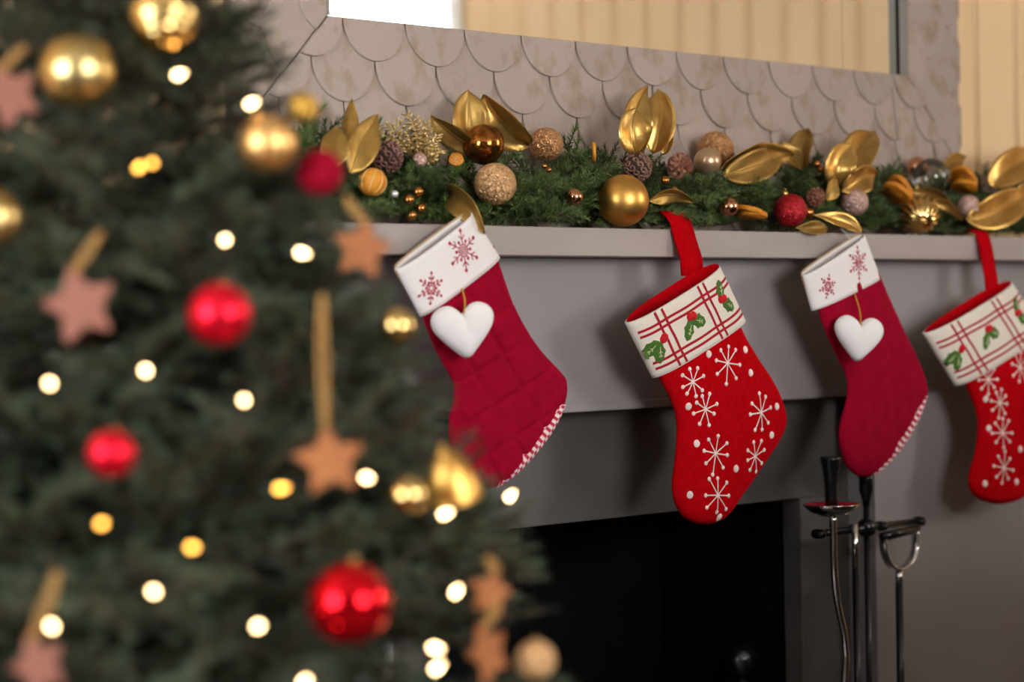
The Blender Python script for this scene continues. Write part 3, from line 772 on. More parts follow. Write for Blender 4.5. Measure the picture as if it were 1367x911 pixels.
# ================================================================== garland decorations
OCC = []      # (px, py, rpx, depth) that greenery must not cover
def occ(c, r):
    x, y, z = proj(c); OCC.append((x, y, r * FPX / z, z))
def ball(px, py, rpx, Y, m, name, label, cat='bauble', style='plain', group='baubles in the garland', cap=None, c=None, seed=0, occf=1):
    if c is None: c = P(px, py, Y)
    r = rpx * depth(c) / FPX
    t = thing(name, c - V((0, 0, r)), label, cat, group)
    up = V(cap) if cap else V((.3, .5, .8))
    up.normalize(); rnd = random.Random(seed)
    if style == 'fluted':
        obj('globe', *lathe(c, up, sphere_prof(r, 18, .015), 96, lambda a, h: 1 + .1 * math.cos(16 * a) * math.sqrt(max(0, 1 - (h / r) ** 2))), m, t)
    elif style == 'ribbed':
        pr = []
        for i in range(61):
            a = math.pi * (.02 + .96 * i / 60); q = r * (1 + .022 * math.cos(i * math.pi / 2.5)); pr.append((q * math.sin(a), -q * math.cos(a)))
        obj('globe', *lathe(c, up, pr, 60, lambda a, h: 1 + .012 * math.cos(24 * a)), m, t)
    elif style in ('carved', 'rattan'):
        obj('core', *lathe(c, up, sphere_prof(r * .93, 14), 24), brown_dark if style == 'carved' else mauve, t)
        lst = []
        x, y, z = frame_of(FW)
        if style == 'carved':
            for k in range(46):
                zz_ = 1 - 2 * (k + .5) / 46; ph = k * 2.39996; d = V((math.sqrt(1 - zz_ * zz_) * math.cos(ph), math.sqrt(1 - zz_ * zz_) * math.sin(ph), zz_))
                e1, e2, e3 = frame_of(d); a0 = rnd.uniform(0, 6.3); pts = []
                for s in range(13):
                    an_ = a0 + s * .55; q = .27 * (1 - s / 15); dd = (d + e1 * (q * math.cos(an_)) + e2 * (q * math.sin(an_))).normalized(); pts.append(c + dd * r * .97)
                lst.append((pts, r * .075, 5))
        else:
            for k in range(34):
                d = V((rnd.gauss(0, 1), rnd.gauss(0, 1), rnd.gauss(0, 1))).normalized(); e1, e2, _ = frame_of(d); pts = []
                a0 = rnd.uniform(0, 6.3); q = rnd.uniform(.6, 1)
                for s in range(15):
                    an_ = a0 + s * .32; pts.append(c + (e1 * math.cos(an_) + e2 * math.sin(an_) + d * math.sqrt(1 - q * q) * 1.2).normalized() * r * .97)
                lst.append((pts, r * .045, 5))
        o = obj('scrollwork' if style == 'carved' else 'wound_cane', *tubes(lst), m, t); o['kind'] = 'stuff'
    else:
        obj('globe', *lathe(c, up, sphere_prof(r, 22, .01), 36), m, t)
    if style != 'nocap' and style not in ('carved', 'rattan'):
        cp = obj('cap', *lathe(c + up * r * .97, up, [(r * .2, 0), (r * .21, r * .05), (r * .2, r * .2), (r * .14, r * .24)], 14), gold_shiny, t)
        e1, e2, _ = frame_of(up); q = c + up * r * 1.3
        obj('loop', *tube([q + (e1 * math.cos(a) + up * math.sin(a)) * r * .13 for a in [2 * math.pi * k / 12 for k in range(13)]], r * .02, 5), gold_shiny, cp)
    if occf: occ(c, r * occf)
    return t
B = ball
B(661, 246, 28.5, .022, champ_glit, 'bauble', 'champagne glitter bauble at the garland front above the quilted stocking', cap=(.2, .7, .6))
B(646, 193, 27.5, .075, mercury, 'bauble', 'shiny crackled amber bauble in front of the upright gold leaves', cap=(.1, .9, -.2))
B(729, 193, 23, .125, copper_glit, 'bauble', 'dull copper glitter bauble against the shingles, half sunk in fir', cap=(.1, .9, -.2))
B(516, 210, 22, .06, mauve, 'openwork_ball', 'mauve openwork ball beside the gold twig spray', 'decor ball', 'carved')
B(560, 214, 10, .05, rose_glit, 'bauble', 'tiny pink glitter bauble under the gold twig spray', cap=(.1, .9, .2))
B(831.5, 268, 35, .03, gold_satin, 'bauble', 'largest satin gold bauble resting on the shelf edge', cap=(.5, .8, .2))
B(851, 223, 19.5, .07, brown_wood, 'carved_ball', 'brown openwork ball with scroll carving behind the large gold bauble', 'decor ball', 'carved')
B(955, 200, 25, .12, copper_glit, 'bauble', 'copper glitter bauble behind the pearly one', cap=(.1, .9, -.2))
B(944.5, 216, 18.5, .075, pearl, 'bauble', 'pearly beige satin bauble in front of the copper glitter one', cap=(.1, .9, -.2))
B(973, 276, 13, .02, copper, 'bauble', 'small shiny copper bauble beside dried orange slices', cap=(.3, .8, .2))
B(1055, 281, 22.5, .02, red_glit, 'bauble', 'red glitter bauble with gold cap on the shelf edge', cap=(-.2, .2, .95))
B(1078.5, 284, 8, .035, copper_bead, 'bauble', 'tiny gold bauble tucked beside the red glitter one', cap=(.3, .8, .2))
B(1141, 270, 18.5, .03, rose_glit, 'bauble', 'rose glitter bauble below the bright gold leaf cluster', cap=(.1, .9, -.2))
B(1225, 223, 14, .12, copper, 'bauble', 'small copper bauble behind the clear glass one', cap=(.1, .9, -.2))
B(1243, 237, 25.5, .07, clear, 'bauble', 'clear glass bauble near the right end of the garland', cap=(.1, .9, -.4))
B(1227, 287, 25.5, .025, gold_shiny, 'bauble', 'fluted shiny gold bauble at the shelf edge', style='fluted', cap=(-.62, -.62, -.35))
B(1293, 276, 15.5, .02, rose_glit, 'bauble', 'rose glitter bauble beside the large right-hand gold leaves', cap=(.1, .9, -.2))
B(767, 263, 11, .015, copper, 'bauble', 'small shiny copper bauble half hidden in fir left of the large gold bauble', cap=(.3, .8, .2))
B(527, 259, 5, .01, silver_bead, 'bead', 'tiny silver bead in the fir by the dried orange', 'bead', 'nocap')
B(888, 241, 6, .03, copper_bead, 'bead', 'tiny bronze bead above the brownish curled leaf', 'bead', 'nocap')
B(900, 254, 5.5, .03, copper_bead, 'bead', 'tiny bronze bead just behind the brownish curled leaf tip', 'bead', 'nocap')
# berry picks
def berry_pick(pts, Y, r, label):
    c = P(pts[0][0], pts[0][1], Y); base = P(sum(p[0] for p in pts) / len(pts), pts[-1][1] + 2, Y + .05)
    t = thing('berry_pick', base, label, 'berries', 'berry picks in the garland')
    for px, py in pts:
        q = P(px, py, Y); rr_ = r * depth(q) / FPX
        b = obj('berry', *lathe(q, (.2, -.6, .5), [(a * (1 if h < 0 else 1), h * 1.1) for a, h in sphere_prof(rr_, 12)], 16), copper_bead, t)
        obj('stem', *tube([q + V((0, rr_ * .8, 0)), base], .0009, 5), twig_m, t); occ(q, rr_)
berry_pick([(558, 256.5), (545.5, 267), (562, 278.5), (549, 288)], .012, 7, 'bronze berry cluster in the fir left of the quilted stocking')
berry_pick([(1091, 219), (1096, 226)], .06, 4.5, 'two small gold buds between the dark leaf and bright leaf cluster')
berry_pick([(727, 222), (733, 227)], .03, 3.5, 'two tiny gold buds below the copper glitter bauble')
# dried oranges
c = P(497, 243, .025); r = 19 * depth(c) / FPX
t = thing('dried_orange', c - V((0, 0, r)), 'whole dried orange with pale slits at the garland left end', 'orange', 'dried oranges')
obj('peel', *lathe(c, (.35, -.15, 1), sphere_prof(r, 22, .012), 64, lambda a, h: 1 - .06 * max(0, math.cos(8 * a)) ** 12), orange_rind, t)
x, y, z = frame_of((.35, -.15, 1))
for k in range(8):
    a = 2 * math.pi * k / 8
    pts = [c + (x * math.cos(a) + y * math.sin(a)) * (r * .985 * math.sin(q)) - z * (r * .985 * math.cos(q)) for q in [math.pi * (.12 + .76 * i / 12) for i in range(13)]]
    obj('slit', *tube(pts, [r * .05 * math.sin(math.pi * (i + .5) / 13) + .0002 for i in range(13)], 5), orange_pith, t)
occ(c, r)
def slice_(px, py, rpx, Y, nrm, label):
    c = P(px, py, Y); r = rpx * depth(c) / FPX; h = r * .16
    t = thing('dried_orange_slice', c - V((0, 0, r * .8)), label, 'orange slice', 'dried oranges')
    wav = lambda a, hh: 1 + .03 * math.sin(3 * a) + .02 * math.sin(5 * a)
    obj('rind', *lathe(c, nrm, [(r * .86, -h), (r * .97, -h), (r, 0), (r * .97, h), (r * .86, h), (r * .84, 0), (r * .86, -h)], 30, wav), orange_rind, t)
    fl = obj('flesh', *lathe(c, nrm, [(r * .05, -h * .5), (r * .87, -h * .6), (r * .87, h * .6), (r * .05, h * .5)], 40, lambda a, hh: 1), orange_flesh, t)
    x, y, z = frame_of(nrm)
    for k in range(9):
        a = 2 * math.pi * k / 9
        for s in (-1, 1):
            obj('membrane', *tube([c + z * (s * h * .6) + (x * math.cos(a) + y * math.sin(a)) * q for q in (r * .04, r * .45, r * .86)], r * .02, 4), orange_pith, fl)
    occ(c, r * .8)
slice_(609, 213, 10, .05, (-.6, -.6, .5), 'dried orange slice edge under the crackled amber bauble')
slice_(1000, 281, 20, .02, (.25, -.12, 1), 'dried orange slice lying flat, uppermost beside the copper bauble')
slice_(1005, 287, 20, .02, (.15, .05, 1), 'dried orange slice lying flat, undermost beside the copper bauble')
slice_(1197, 258, 21, .03, (.75, -.1, .9), 'left one of two tilted orange slices before the clear bauble')
slice_(1201, 253, 21, .05, (.95, -.25, .45), 'upright orange slice leaning before the clear bauble')
slice_(1285, 240, 20, .07, (.85, .1, .5), 'orange slice standing right of the clear bauble')
slice_(1288, 249, 17, .055, (.4, .1, .9), 'smaller orange slice tucked under the standing one by the right leaves')
slice_(793, 203, 13, .08, (1, -1.0, .0), 'narrow dried orange slice edge in the fir left of upright gold leaves')
# pinecones
def pinecone(px, py, rpx, Y, axis, m, label, ln=1.5):
    c = P(px, py, Y); r = rpx * depth(c) / FPX; L_ = 2 * r * ln
    t = thing('pinecone', c - V((0, 0, r)), label, 'pinecone', 'pinecones in the garland')
    ax_ = V(axis).normalized(); x, y, z = frame_of(ax_)
    obj('core', *lathe(c - ax_ * L_ * .5, ax_, [(r * .3, 0), (r * .6, L_ * .3), (r * .45, L_ * .7), (r * .1, L_ * .95)], 12), cone_m, t)
    parts = []
    N_ = 40
    for k in range(N_):
        h = k / N_; a = k * 2.39996; rad = r * (math.sin(math.pi * (.18 + .74 * h)) ** .8)
        d = (x * math.cos(a) + y * math.sin(a)); base = c + ax_ * (L_ * (h - .5)) + d * rad * .3
        tip = c + ax_ * (L_ * (h - .5) + r * .28) + d * rad * 1.15; sd = ax_.cross(d).normalized() * (r * .33 * (.5 + rad / r * .5)); upv = ax_ * (r * .13)
        parts.append(([base - sd * .5, base + sd * .5, tip + sd - upv * .2, tip - sd - upv * .2, tip + d * r * .05 + upv * 1.2, base + upv], [[0, 1, 2, 3], [3, 2, 4], [0, 3, 4, 5], [1, 5, 4, 2], [0, 5, 1]]))
    o = obj('scales', *merge(parts), m, t, False); o['kind'] = 'stuff'; occ(c, r)
pinecone(908, 223, 15, .05, (-.7, -.5, .3), cone_m, 'reddish brown pinecone left of the pearly bauble', 1.3)
pinecone(1088, 264, 11, .03, (-.5, -.8, .5), cone_m, 'small brown pinecone beside the red glitter bauble', 1.2)
pinecone(1322, 246, 11, .08, (-.6, -.6, .3), cone_silver, 'frosted pinecone beside the right-hand gold leaves', 1.3)
# gold leaves
def leaf_mesh(b, m_, t, wd, cup, roll, n=16, wn=8, wav=.07, tipw=.0):
    """b, m_, t: spine base, middle, tip (world)"""
    vs_, fs = [], []
    sp = [b * ((1 - k / n) ** 2) + m_ * (2 * (1 - k / n) * k / n) + t * ((k / n) ** 2) for k in range(n + 1)]
    for i in range(n + 1):
        u = i / n; tg = (sp[min(n, i + 1)] - sp[max(0, i - 1)]).normalized()
        nn = (-FW - tg * (-FW).dot(tg)).normalized(); nn = Quaternion(tg, roll * (1 if not isinstance(roll, tuple) else 1)) @ nn
        sd = tg.cross(nn).normalized()
        ww = wd * (3.0 * u ** .7 * (1 - u) ** .95 + .03 * (1 - u))
        if i == n: ww = wd * .01
        for j in range(wn + 1):
            s = -1 + 2 * j / wn
            vs_.append(sp[i] + sd * (s * ww / 2) + nn * (cup * ww * (.75 * abs(s) + .35 * s * s) + wav * wd * math.sin(u * 8 + s * 2.5 + roll * 5) * abs(s)))
    for i in range(n):
        for j in range(wn): fs.append([i * (wn + 1) + j, i * (wn + 1) + j + 1, (i + 1) * (wn + 1) + j + 1, (i + 1) * (wn + 1) + j])
    return vs_, fs, sp
def leaves(name, label, lst, base, cat='gold leaves', dull=False, group='gold leaf sprays in the garland'):
    """lst: (bx,by,bY, mx,my,mY, tx,ty,tY, widthpx, cup, roll[, dull])"""
    bp = P(*base); t = thing(name, bp, label, cat, group)
    for L_ in lst:
        b, m_, tt = P(*L_[0:3]), P(*L_[3:6]), P(*L_[6:9]); sc = depth(b) / FPX
        v, f, sp = leaf_mesh(b, m_, tt, L_[9] * sc * 1.2, L_[10], L_[11])
        o = obj('leaf', v, f, gold_leaf_dull if (len(L_) > 12 and L_[12]) else gold_leaf, t)
        so = o.modifiers.new('thickness', 'SOLIDIFY'); so.thickness = .0007
        obj('midrib', *tube([p - FW * .0006 for p in sp[:-1]], [.0011 * (1 - .6 * i / len(sp)) for i in range(len(sp) - 1)], 5), gold_leaf_dull, o)
        for k in (4, 8, 12): occ(sp[k], L_[9] * sc * .36)
LV = leaves
LV('gold_leaf_spray', 'gold leaf spray at the garland left end beside the tree', [
    (468, 232, .03, 482, 190, .03, 505, 153, .05, 36, .2, .35, 1), (455, 215, .07, 462, 175, .08, 470, 132, .09, 26, -.2, -.5, 1), (440, 225, .04, 448, 195, .04, 452, 168, .06, 34, .15, .2, 1)], (465, 240, .05))
LV('gold_leaf_spray', 'three curled gold leaves standing behind the crackled amber bauble', [
    (634, 198, .09, 598, 178, .09, 576, 154, .1, 30, .3, -.5, 1), (626, 200, .11, 624, 150, .1, 626, 120, .11, 42, .28, .25, 1), (704, 194, .1, 662, 162, .085, 646, 126, .11, 42, .32, -.45)], (640, 205, .1))
LV('curled_gold_leaf', 'olive gold curled leaf drooping over the quilted stocking cuff', [
    (597, 254, .035, 628, 268, -.05, 648, 312, -.055, 30, .4, .5, 1)], (600, 258, .05))
LV('gold_leaf_spray', 'upright cluster of bright gold leaves standing tallest at mid garland', [
    (858, 206, .085, 832, 160, .07, 866, 114, .1, 34, .3, .3), (872, 205, .075, 886, 160, .06, 877, 119, .09, 40, .28, -.2), (850, 206, .055, 838, 172, .05, 850, 144, .06, 36, .3, .15), (886, 206, .07, 896, 190, .06, 886, 164, .07, 18, .2, -.5)], (865, 212, .09))
LV('curled_gold_leaf', 'brownish gold leaf lying above the red strap of the plaid stocking', [
    (866, 268, .02, 895, 250, .01, 926, 270, .01, 20, .25, .7, 1)], (870, 270, .04))
LV('gold_leaf_spray', 'broad dull gold leaf pointing right beside the pearly bauble', [
    (960, 226, .06, 1005, 206, .04, 1059, 207, .06, 44, .25, .55), (966, 236, .045, 1010, 222, .03, 1050, 205, .05, 36, .2, .1, 1)], (962, 235, .08))
LV('gold_leaf_spray', 'dark upright gold leaf between the broad leaf and bright cluster', [
    (1072, 226, .1, 1068, 200, .1, 1079, 173, .11, 34, .3, -.6, 1), (1070, 226, .1, 1052, 205, .1, 1042, 190, .11, 22, .3, .6, 1)], (1072, 230, .11))
LV('gold_leaf_spray', 'bright gold leaf cluster fanned above the rose glitter bauble', [
    (1122, 252, .05, 1108, 215, .03, 1141, 192, .05, 34, .3, .1), (1128, 245, .06, 1140, 205, .05, 1167, 174, .08, 40, .3, -.15), (1124, 256, .035, 1150, 232, .02, 1171, 232, .04, 30, .28, .3), (1102, 268, .04, 1112, 252, .03, 1116, 236, .04, 18, .2, .5, 1)], (1122, 260, .06))
LV('curled_gold_leaf', 'low gold leaves drooping over the shelf edge by the snowflake cuff', [
    (1150, 312, -.05, 1125, 290, -.015, 1086, 288, .005, 18, .25, .4), (1105, 305, -.008, 1085, 306, -.012, 1062, 304, .0, 16, .25, .2, 1), (1148, 308, -.045, 1136, 292, -.01, 1118, 284, .01, 10, .2, -.3, 1)], (1100, 300, .01))
LV('gold_leaf_spray', 'small gold leaf tip poking up right of the clear bauble', [
    (1262, 226, .09, 1268, 212, .09, 1291, 210, .1, 18, .25, .2, 1)], (1262, 230, .1))
LV('curled_gold_leaf', 'two narrow curling gold leaves beneath the clear bauble', [
    (1214, 254, .04, 1250, 250, .02, 1269, 272, .02, 16, .3, .8, 1), (1238, 268, .02, 1268, 268, .0, 1284, 295, .005, 13, .25, .5)], (1225, 262, .05))
LV('gold_leaf_spray', 'large gold leaves reaching out of frame at the garland right end', [
    (1290, 294, .01, 1330, 285, -.01, 1385, 252, .02, 40, .25, .1), (1325, 252, .06, 1340, 222, .05, 1392, 204, .08, 38, .28, -.1), (1350, 268, .04, 1362, 258, .03, 1395, 246, .05, 26, .2, .3)], (1310, 290, .05))
# gold twig spray
tsb = P(556, 222, .08)
ts = thing('gold_twig_spray', tsb, 'sparkling gold twig spray fanned above the mauve openwork ball', 'twig spray')
random.seed(21)
for k, (tx, ty) in enumerate(((507, 178), (516, 168), (530, 163), (544, 153), (556, 160), (570, 166), (583, 182), (588, 200), (578, 214), (524, 192), (562, 180))):
    tip = P(tx, ty, .08 + random.uniform(-.03, .03)); mid = tsb.lerp(tip, .5) + V((0, -.012, .006)); sp = spline([tsb, mid, tip], 12)
    parts = [tube(sp, .0008, 5)]
    for i in range(4, 12):
        for s in (-1, 1):
            d = (sp[i] - sp[i - 1]).normalized(); sd = d.cross(FW).normalized() * s
            q0 = sp[i]; q1 = q0 + (d * .8 + sd * .9 + V((random.uniform(-.3, .3), random.uniform(-.5, .3), random.uniform(-.3, .3)))) * .0085
            parts.append(tube([q0, q0.lerp(q1, .35), q0.lerp(q1, .7), q1], [.0006, .0019, .0022, .0004], 5))
    o = obj('twig', *merge(parts), twig_gold, ts); occ(sp[8], .012)

# ================================================================== fir garland
def needle(vs_, fs, p, d, L_, wd):
    x, y, z = frame_of(d); o = len(vs_)
    a = random.uniform(0, 6.3)
    for k in range(3):
        q = a + k * 2.0944; vs_.append(p + (x * math.cos(q) + y * math.sin(q)) * wd)
    vs_.append(p + z * L_)
    # blunt needles: widen at mid with a second ring
    fs.extend([[o, o + 1, o + 3], [o + 1, o + 2, o + 3], [o + 2, o, o + 3]])
def sprig_mesh(name, seed, L_, twigs, tl, nl, nw, dens, m, stem=.0014, tw_ang=.75, droop=.0, updir=V((0, 0, 1)), second=False):
    random.seed(seed)
    vs_, fs, sv, sf = [], [], [], []
    stems = []
    sp = spline([V((0, 0, 0)), V((L_ * .5, random.uniform(-.05, .05) * L_, L_ * .06)), V((L_, random.uniform(-.1, .1) * L_, L_ * (.1 + droop)))], 14)
    stems.append(sp)
    for k in range(twigs):
        i = 2 + int((k // 2 + .5) / (twigs / 2) * 9.5); s = -1 if k % 2 else 1
        d = (sp[i + 1] - sp[i]).normalized(); a = tw_ang * random.uniform(.75, 1.2) * s
        dd = Quaternion(V((0, 0, 1)), a) @ d; dd = (dd + V((0, 0, random.uniform(-.25, .35)))).normalized()
        l2 = tl * (1.1 - .55 * i / 13) * random.uniform(.75, 1.15)
        e = sp[i] + dd * l2 + d * l2 * .15
        s2 = spline([sp[i], sp[i].lerp(e, .5) + V((0, 0, l2 * .04)), e], 8); stems.append(s2)
        if second:
            for kk in (2, 4):
                for s3 in (-1, 1):
                    d3 = Quaternion(V((0, 0, 1)), s3 * .8) @ dd; e3 = s2[kk] + d3 * l2 * .45 * random.uniform(.7, 1.1) + V((0, 0, random.uniform(-.15, .15) * l2))
                    stems.append(spline([s2[kk], s2[kk].lerp(e3, .5) + V((0, 0, .003)), e3], 6))
    for q in stems:
        a, b = tube(q, [stem * (1 - .5 * i / len(q)) for i in range(len(q))], 4, True, len(sv)); sv += a; sf += b
        ln = sum((q[i + 1] - q[i]).length for i in range(len(q) - 1)); n = int(ln * dens)
        for k in range(n):
            u = (k + random.random()) / n * (len(q) - 1.001); i = int(u); p = q[i].lerp(q[i + 1], u - i); d = (q[i + 1] - q[i]).normalized()
            x, y, _ = frame_of(d); an_ = random.uniform(0, 6.3); side = x * math.cos(an_) + y * math.sin(an_)
            if side.z < -.3 and random.random() < .5: side.z = -side.z
            tipf = 1 - .35 * max(0, (u / (len(q) - 1)) - .8) / .2
            needle(vs_, fs, p, d * random.uniform(.45, .95) + side * random.uniform(.7, 1) + V((0, 0, .12)), nl * random.uniform(.75, 1.1) * tipf, nw)
        for k in range(6):
            d = (q[-1] - q[-2]).normalized(); needle(vs_, fs, q[-1], d + V((random.uniform(-.5, .5), random.uniform(-.5, .5), random.uniform(-.4, .5))), nl * .8, nw)
    me = bpy.data.meshes.new(name); o = len(vs_)
    me.from_pydata([tuple(v) for v in vs_ + sv], [], fs + [[i + o for i in f] for f in sf]); me.update()
    me.materials.append(m); me.materials.append(twig_m)
    me.polygons.foreach_set('material_index', [0] * len(fs) + [1] * len(sf))
    me['stems'] = 1
    return me, [q[-1] for q in stems] + [q[len(q) // 2] for q in stems]
SPR = [sprig_mesh('fir_sprig', 100 + i, .105 + .012 * (i % 3), 6 + (i % 3), .055,   .0165, .0010, 950, needle_m) for i in range(6)]
def blocked(pts, margin, tol=.0):
    for p in pts:
        x, y, z = proj(p)
        for ox, oy, orr, oz in OCC:
            if z < oz + tol:
                dx, dy = x - ox, y - oy; q = orr + margin
                if dx * dx + dy * dy < q * q: return True
    return False
gar = thing('fir_garland', (.25, .1, 1.35), 'green fir garland lying along the mantel shelf', 'garland')
def coreobj():
    pts = [V((-1.05 + 2.6 * k / 60, .125 + .008 * math.sin(k * 1.3), 1.385 + .006 * math.sin(k * .9))) for k in range(61)]
    return obj('core_stem', *tube(pts, [.012 + .002 * math.sin(k * 2.1) for k in range(61)], 8), needle_m, gar)
coreobj()
random.seed(77)
cnt = 0; tries = 0
def place_sprig(base, d, spin, sc):
    me, pts = SPR[random.randrange(6)]
    d = V(d).normalized(); x = d; up = V((0, 0, 1)); up = (up - x * up.dot(x))
    if up.length < .1: up = V((0, -1, 0)) - x * (-x.y)
    up.normalize(); y = up.cross(x)
    M_ = Matrix(((x.x, y.x, up.x), (x.y, y.y, up.y), (x.z, y.z, up.z))).to_4x4()
    M_ = Matrix.Translation(base) @ M_ @ Matrix.Rotation(spin, 4, 'X') @ Matrix.Scale(sc, 4)
    wpt = [M_ @ p for p in pts]
    for p in wpt:
        if p.z < 1.3535 or p.y > .162 or (p.y < -.02): return False
    if blocked(wpt, 1.5): return False
    o = bpy.data.objects.new('fir_sprig', me); COL.objects.link(o); o.parent = gar
    o.matrix_local = Matrix.Translation(-gar.location) @ M_
    return True
while cnt < 298 and tries < 14000:
    tries += 1
    X_ = random.uniform(-.66, 1.36); ph = random.choice((0, 0, 1, 1, 1, 2, 2, 3, 4, 4))
    sg = random.choice((-1, 1))
    if ph == 0: base = V((X_, random.uniform(.1, .14), 1.385)); d = V((sg * random.uniform(.2, .9), random.uniform(-.3, .1), random.uniform(.5, 1.1)))
    elif ph == 1: base = V((X_, random.uniform(.06, .11), random.uniform(1.375, 1.41))); d = V((sg * random.uniform(.4, 1), random.uniform(-.7, -.1), random.uniform(-.1, .6)))
    elif ph == 2: base = V((X_, random.uniform(.06, .1), random.uniform(1.366, 1.4))); d = V((sg * random.uniform(.5, 1), random.uniform(-.45, -.1), random.uniform(-.12, .25)))
    elif ph == 4: base = V((X_, random.uniform(.02, .06), random.uniform(1.358, 1.368))); d = V((sg, random.uniform(-.25, .1), random.uniform(-.06, .08)))
    else: base = V((X_, random.uniform(.05, .13), random.uniform(1.37, 1.42))); d = V((sg * 1, random.uniform(-.3, .2), random.uniform(-.1, .25)))
    if place_sprig(base, d, random.uniform(-.6, .6), random.uniform(.72, 1.12)): cnt += 1
print('sprigs', cnt, tries)

# ================================================================== christmas tree
OCC.clear()
OCC += [(619, 440, 40, 9), (600, 352, 34, 9), (640, 340, 24, 9), (690, 460, 50, 9), (700, 560, 40, 9)]   # the tree leaves the hearts and cuffs in view
TA = PZ(110, 419, 2.5); TA = V((TA.x, TA.y, 0)); APEX = 1.93; SL = .47 / 1
def cone_r(z): return min(.62, max(0, (APEX - z)) * .465)
def on_tree(px, py, off):
    d = ray(px, py); best = None
    t = 1.2
    while t < 3.6:
        p = CAM + d * t; g = math.hypot(p.x - TA.x, p.y - TA.y) - cone_r(p.z) - off
        if g < 0: return p
        if best is None or g < best[0]: best = (g, p)
        t += .004
    return best[1]
tree = thing('christmas_tree', TA, 'tall decorated fir tree in the left foreground', 'tree')
TORN = []
def tball(px, py, rpx, m, label, off=.02, cat='bauble', **kw):
    c = on_tree(px, py, off)
    ball(px, py, rpx, 0, m, 'bauble', label, cat, c=c, group='ornaments on the tree', cap=kw.pop('cap', (.55, .5, .75)), **kw)
    return c
tball(103, 95, 50, gold_mottle, 'large mottled gold bauble at the tree top left')
tball(217, 28, 44, gold_shiny, 'ribbed mirror gold bauble at the tree top', style='ribbed')
tball(357, 192, 39, gold_warm, 'smooth satin gold bauble on the tree right of the ribbed one')
tball(-14, 292, 42, gold_mottle, 'mottled gold bauble cut by the left frame edge')
tball(405, 144, 21, gold_glit, 'gold glitter bauble at the tree edge before the shingles')
tball(427, 230, 31, red_cloth_b, 'matte dark red bauble at the tree edge')
tball(293, 420, 43, red_satin, 'satin red bauble at the middle of the tree')
tball(149, 606, 33, red_satin, 'smaller satin red bauble low on the left of the tree')
tball(466, 806, 56, red_shiny, 'large glossy red bauble at the bottom of the tree')
tball(530, 436, 24, gold_shiny, 'small glossy gold bauble at the tree edge by the heart')
tball(715, 882, 27, champ_glit, 'gold glitter bauble hanging lowest at the tree edge by the firebox')
tball(545, 662, 26, gold_shiny, 'small glossy gold bauble beside the gold bell')
# gold bell
c = on_tree(600, 640, .02); r = 38 * depth(c) / FPX
bl = thing('gold_bell', c - V((0, 0, r)), 'satin gold bell at the tree edge below the quilted stocking', 'bell', 'ornaments on the tree')
obj('body', *lathe(c, V((-.3, 0, 1)), [(r * 1.02, -r * .75), (r * .98, -r * .72), (r * .95, -r * .4), (r * .86, 0), (r * .72, r * .45), (r * .42, r * .85), (r * .15, r * 1.08), (r * .1, r * 1.3)], 28), gold_satin, bl)
obj('clapper', *lathe(c - V((0, 0, r * .75)), (0, 0, 1), sphere_prof(r * .24, 8), 12), gold_shiny, bl)
occ(c, r)
def star(px, py, rpx, m, rot, label, string_to, tilt=0, asp=1):
    c = on_tree(px, py, .025); r = rpx * depth(c) / FPX
    t = thing('wooden_star', c, label, 'star ornament', 'stars on the tree')
    d = (CAM - c).normalized(); y = d; x = V((0, 0, 1)).cross(y).normalized(); x = Quaternion(V((0, 0, 1)), tilt) @ x; y = Quaternion(V((0, 0, 1)), tilt) @ y; z = y.cross(x) * -1
    if z.z < 0: z = -z
    out = []
    for k in range(10):
        a = rot + k * math.pi / 5 + math.pi / 2; q = r * (1 if k % 2 == 0 else .52)
        out.append((q * math.cos(a), q * math.sin(a)))
    ro = []
    for k in range(10):
        p0, p1, p2 = V(out[k - 1]), V(out[k]), V(out[(k + 1) % 10]); f = .16 if k % 2 == 0 else .08
        ro += [p1.lerp(p0, f), p1.lerp((p0 + p2) / 2, f * .55), p1.lerp(p2, f)]
    n = len(ro); vs_ = []
    for hh, sc in ((-.0035, .96), (-.0028, 1), (.0028, 1), (.0035, .96)):
        for q in ro: vs_.append(c + x * (q.x * sc) + z * (q.y * sc) + y * hh)
    fs = [list(range(n))[::-1], list(range(3 * n, 4 * n))]
    for j in range(3):
        for i in range(n): fs.append([j * n + i, j * n + (i + 1) % n, (j + 1) * n + (i + 1) % n, (j + 1) * n + i])
    obj('star', vs_, fs, m, t, False)
    top = max([c + x * q.x + z * q.y for q in ro], key=lambda p: -proj(p)[1]) * .85 + c * .15
    e = PZ(string_to[0], string_to[1], depth(c) + .005)
    sdv = V((RT.x, RT.y, 0)) * .004
    mid = top.lerp(e, .5) + y * .006
    obj('twine_loop', *tube(spline([top + y * .004 - sdv * .3, mid - sdv, e, mid + sdv * .6, top + y * .004 + sdv * .4], 24), .0019, 6), twine, t)
    occ(c, r * .85); occ(mid, .008)
star(107, 408, 56, star_pink, .25, 'clay-pink wooden star on the left of the tree', (135, 308), .35)
star(484, 333, 44, star_wood, -.2, 'tan wooden star at the tree edge by the mantel shelf', (462, 262), -.3)
star(440, 616, 52, star_wood, .12, 'tan wooden star hanging from a long twine at mid tree', (430, 385), 0)
star(14, 128, 46, star_pink, .5, 'clay-pink wooden star cut by the left frame edge', (34, 60), .4)
star(52, 890, 46, star_pink, .3, 'clay-pink wooden star cut by the bottom left corner', (78, 760), .6)
star(652, 872, 44, star_wood, .3, 'tan wooden star low at the tree edge beside the glitter bauble', (664, 800), .95)
star(655, 792, 34, star_wood, -.3, 'small tan wooden star behind two lights low at the tree edge', (650, 745), .6)
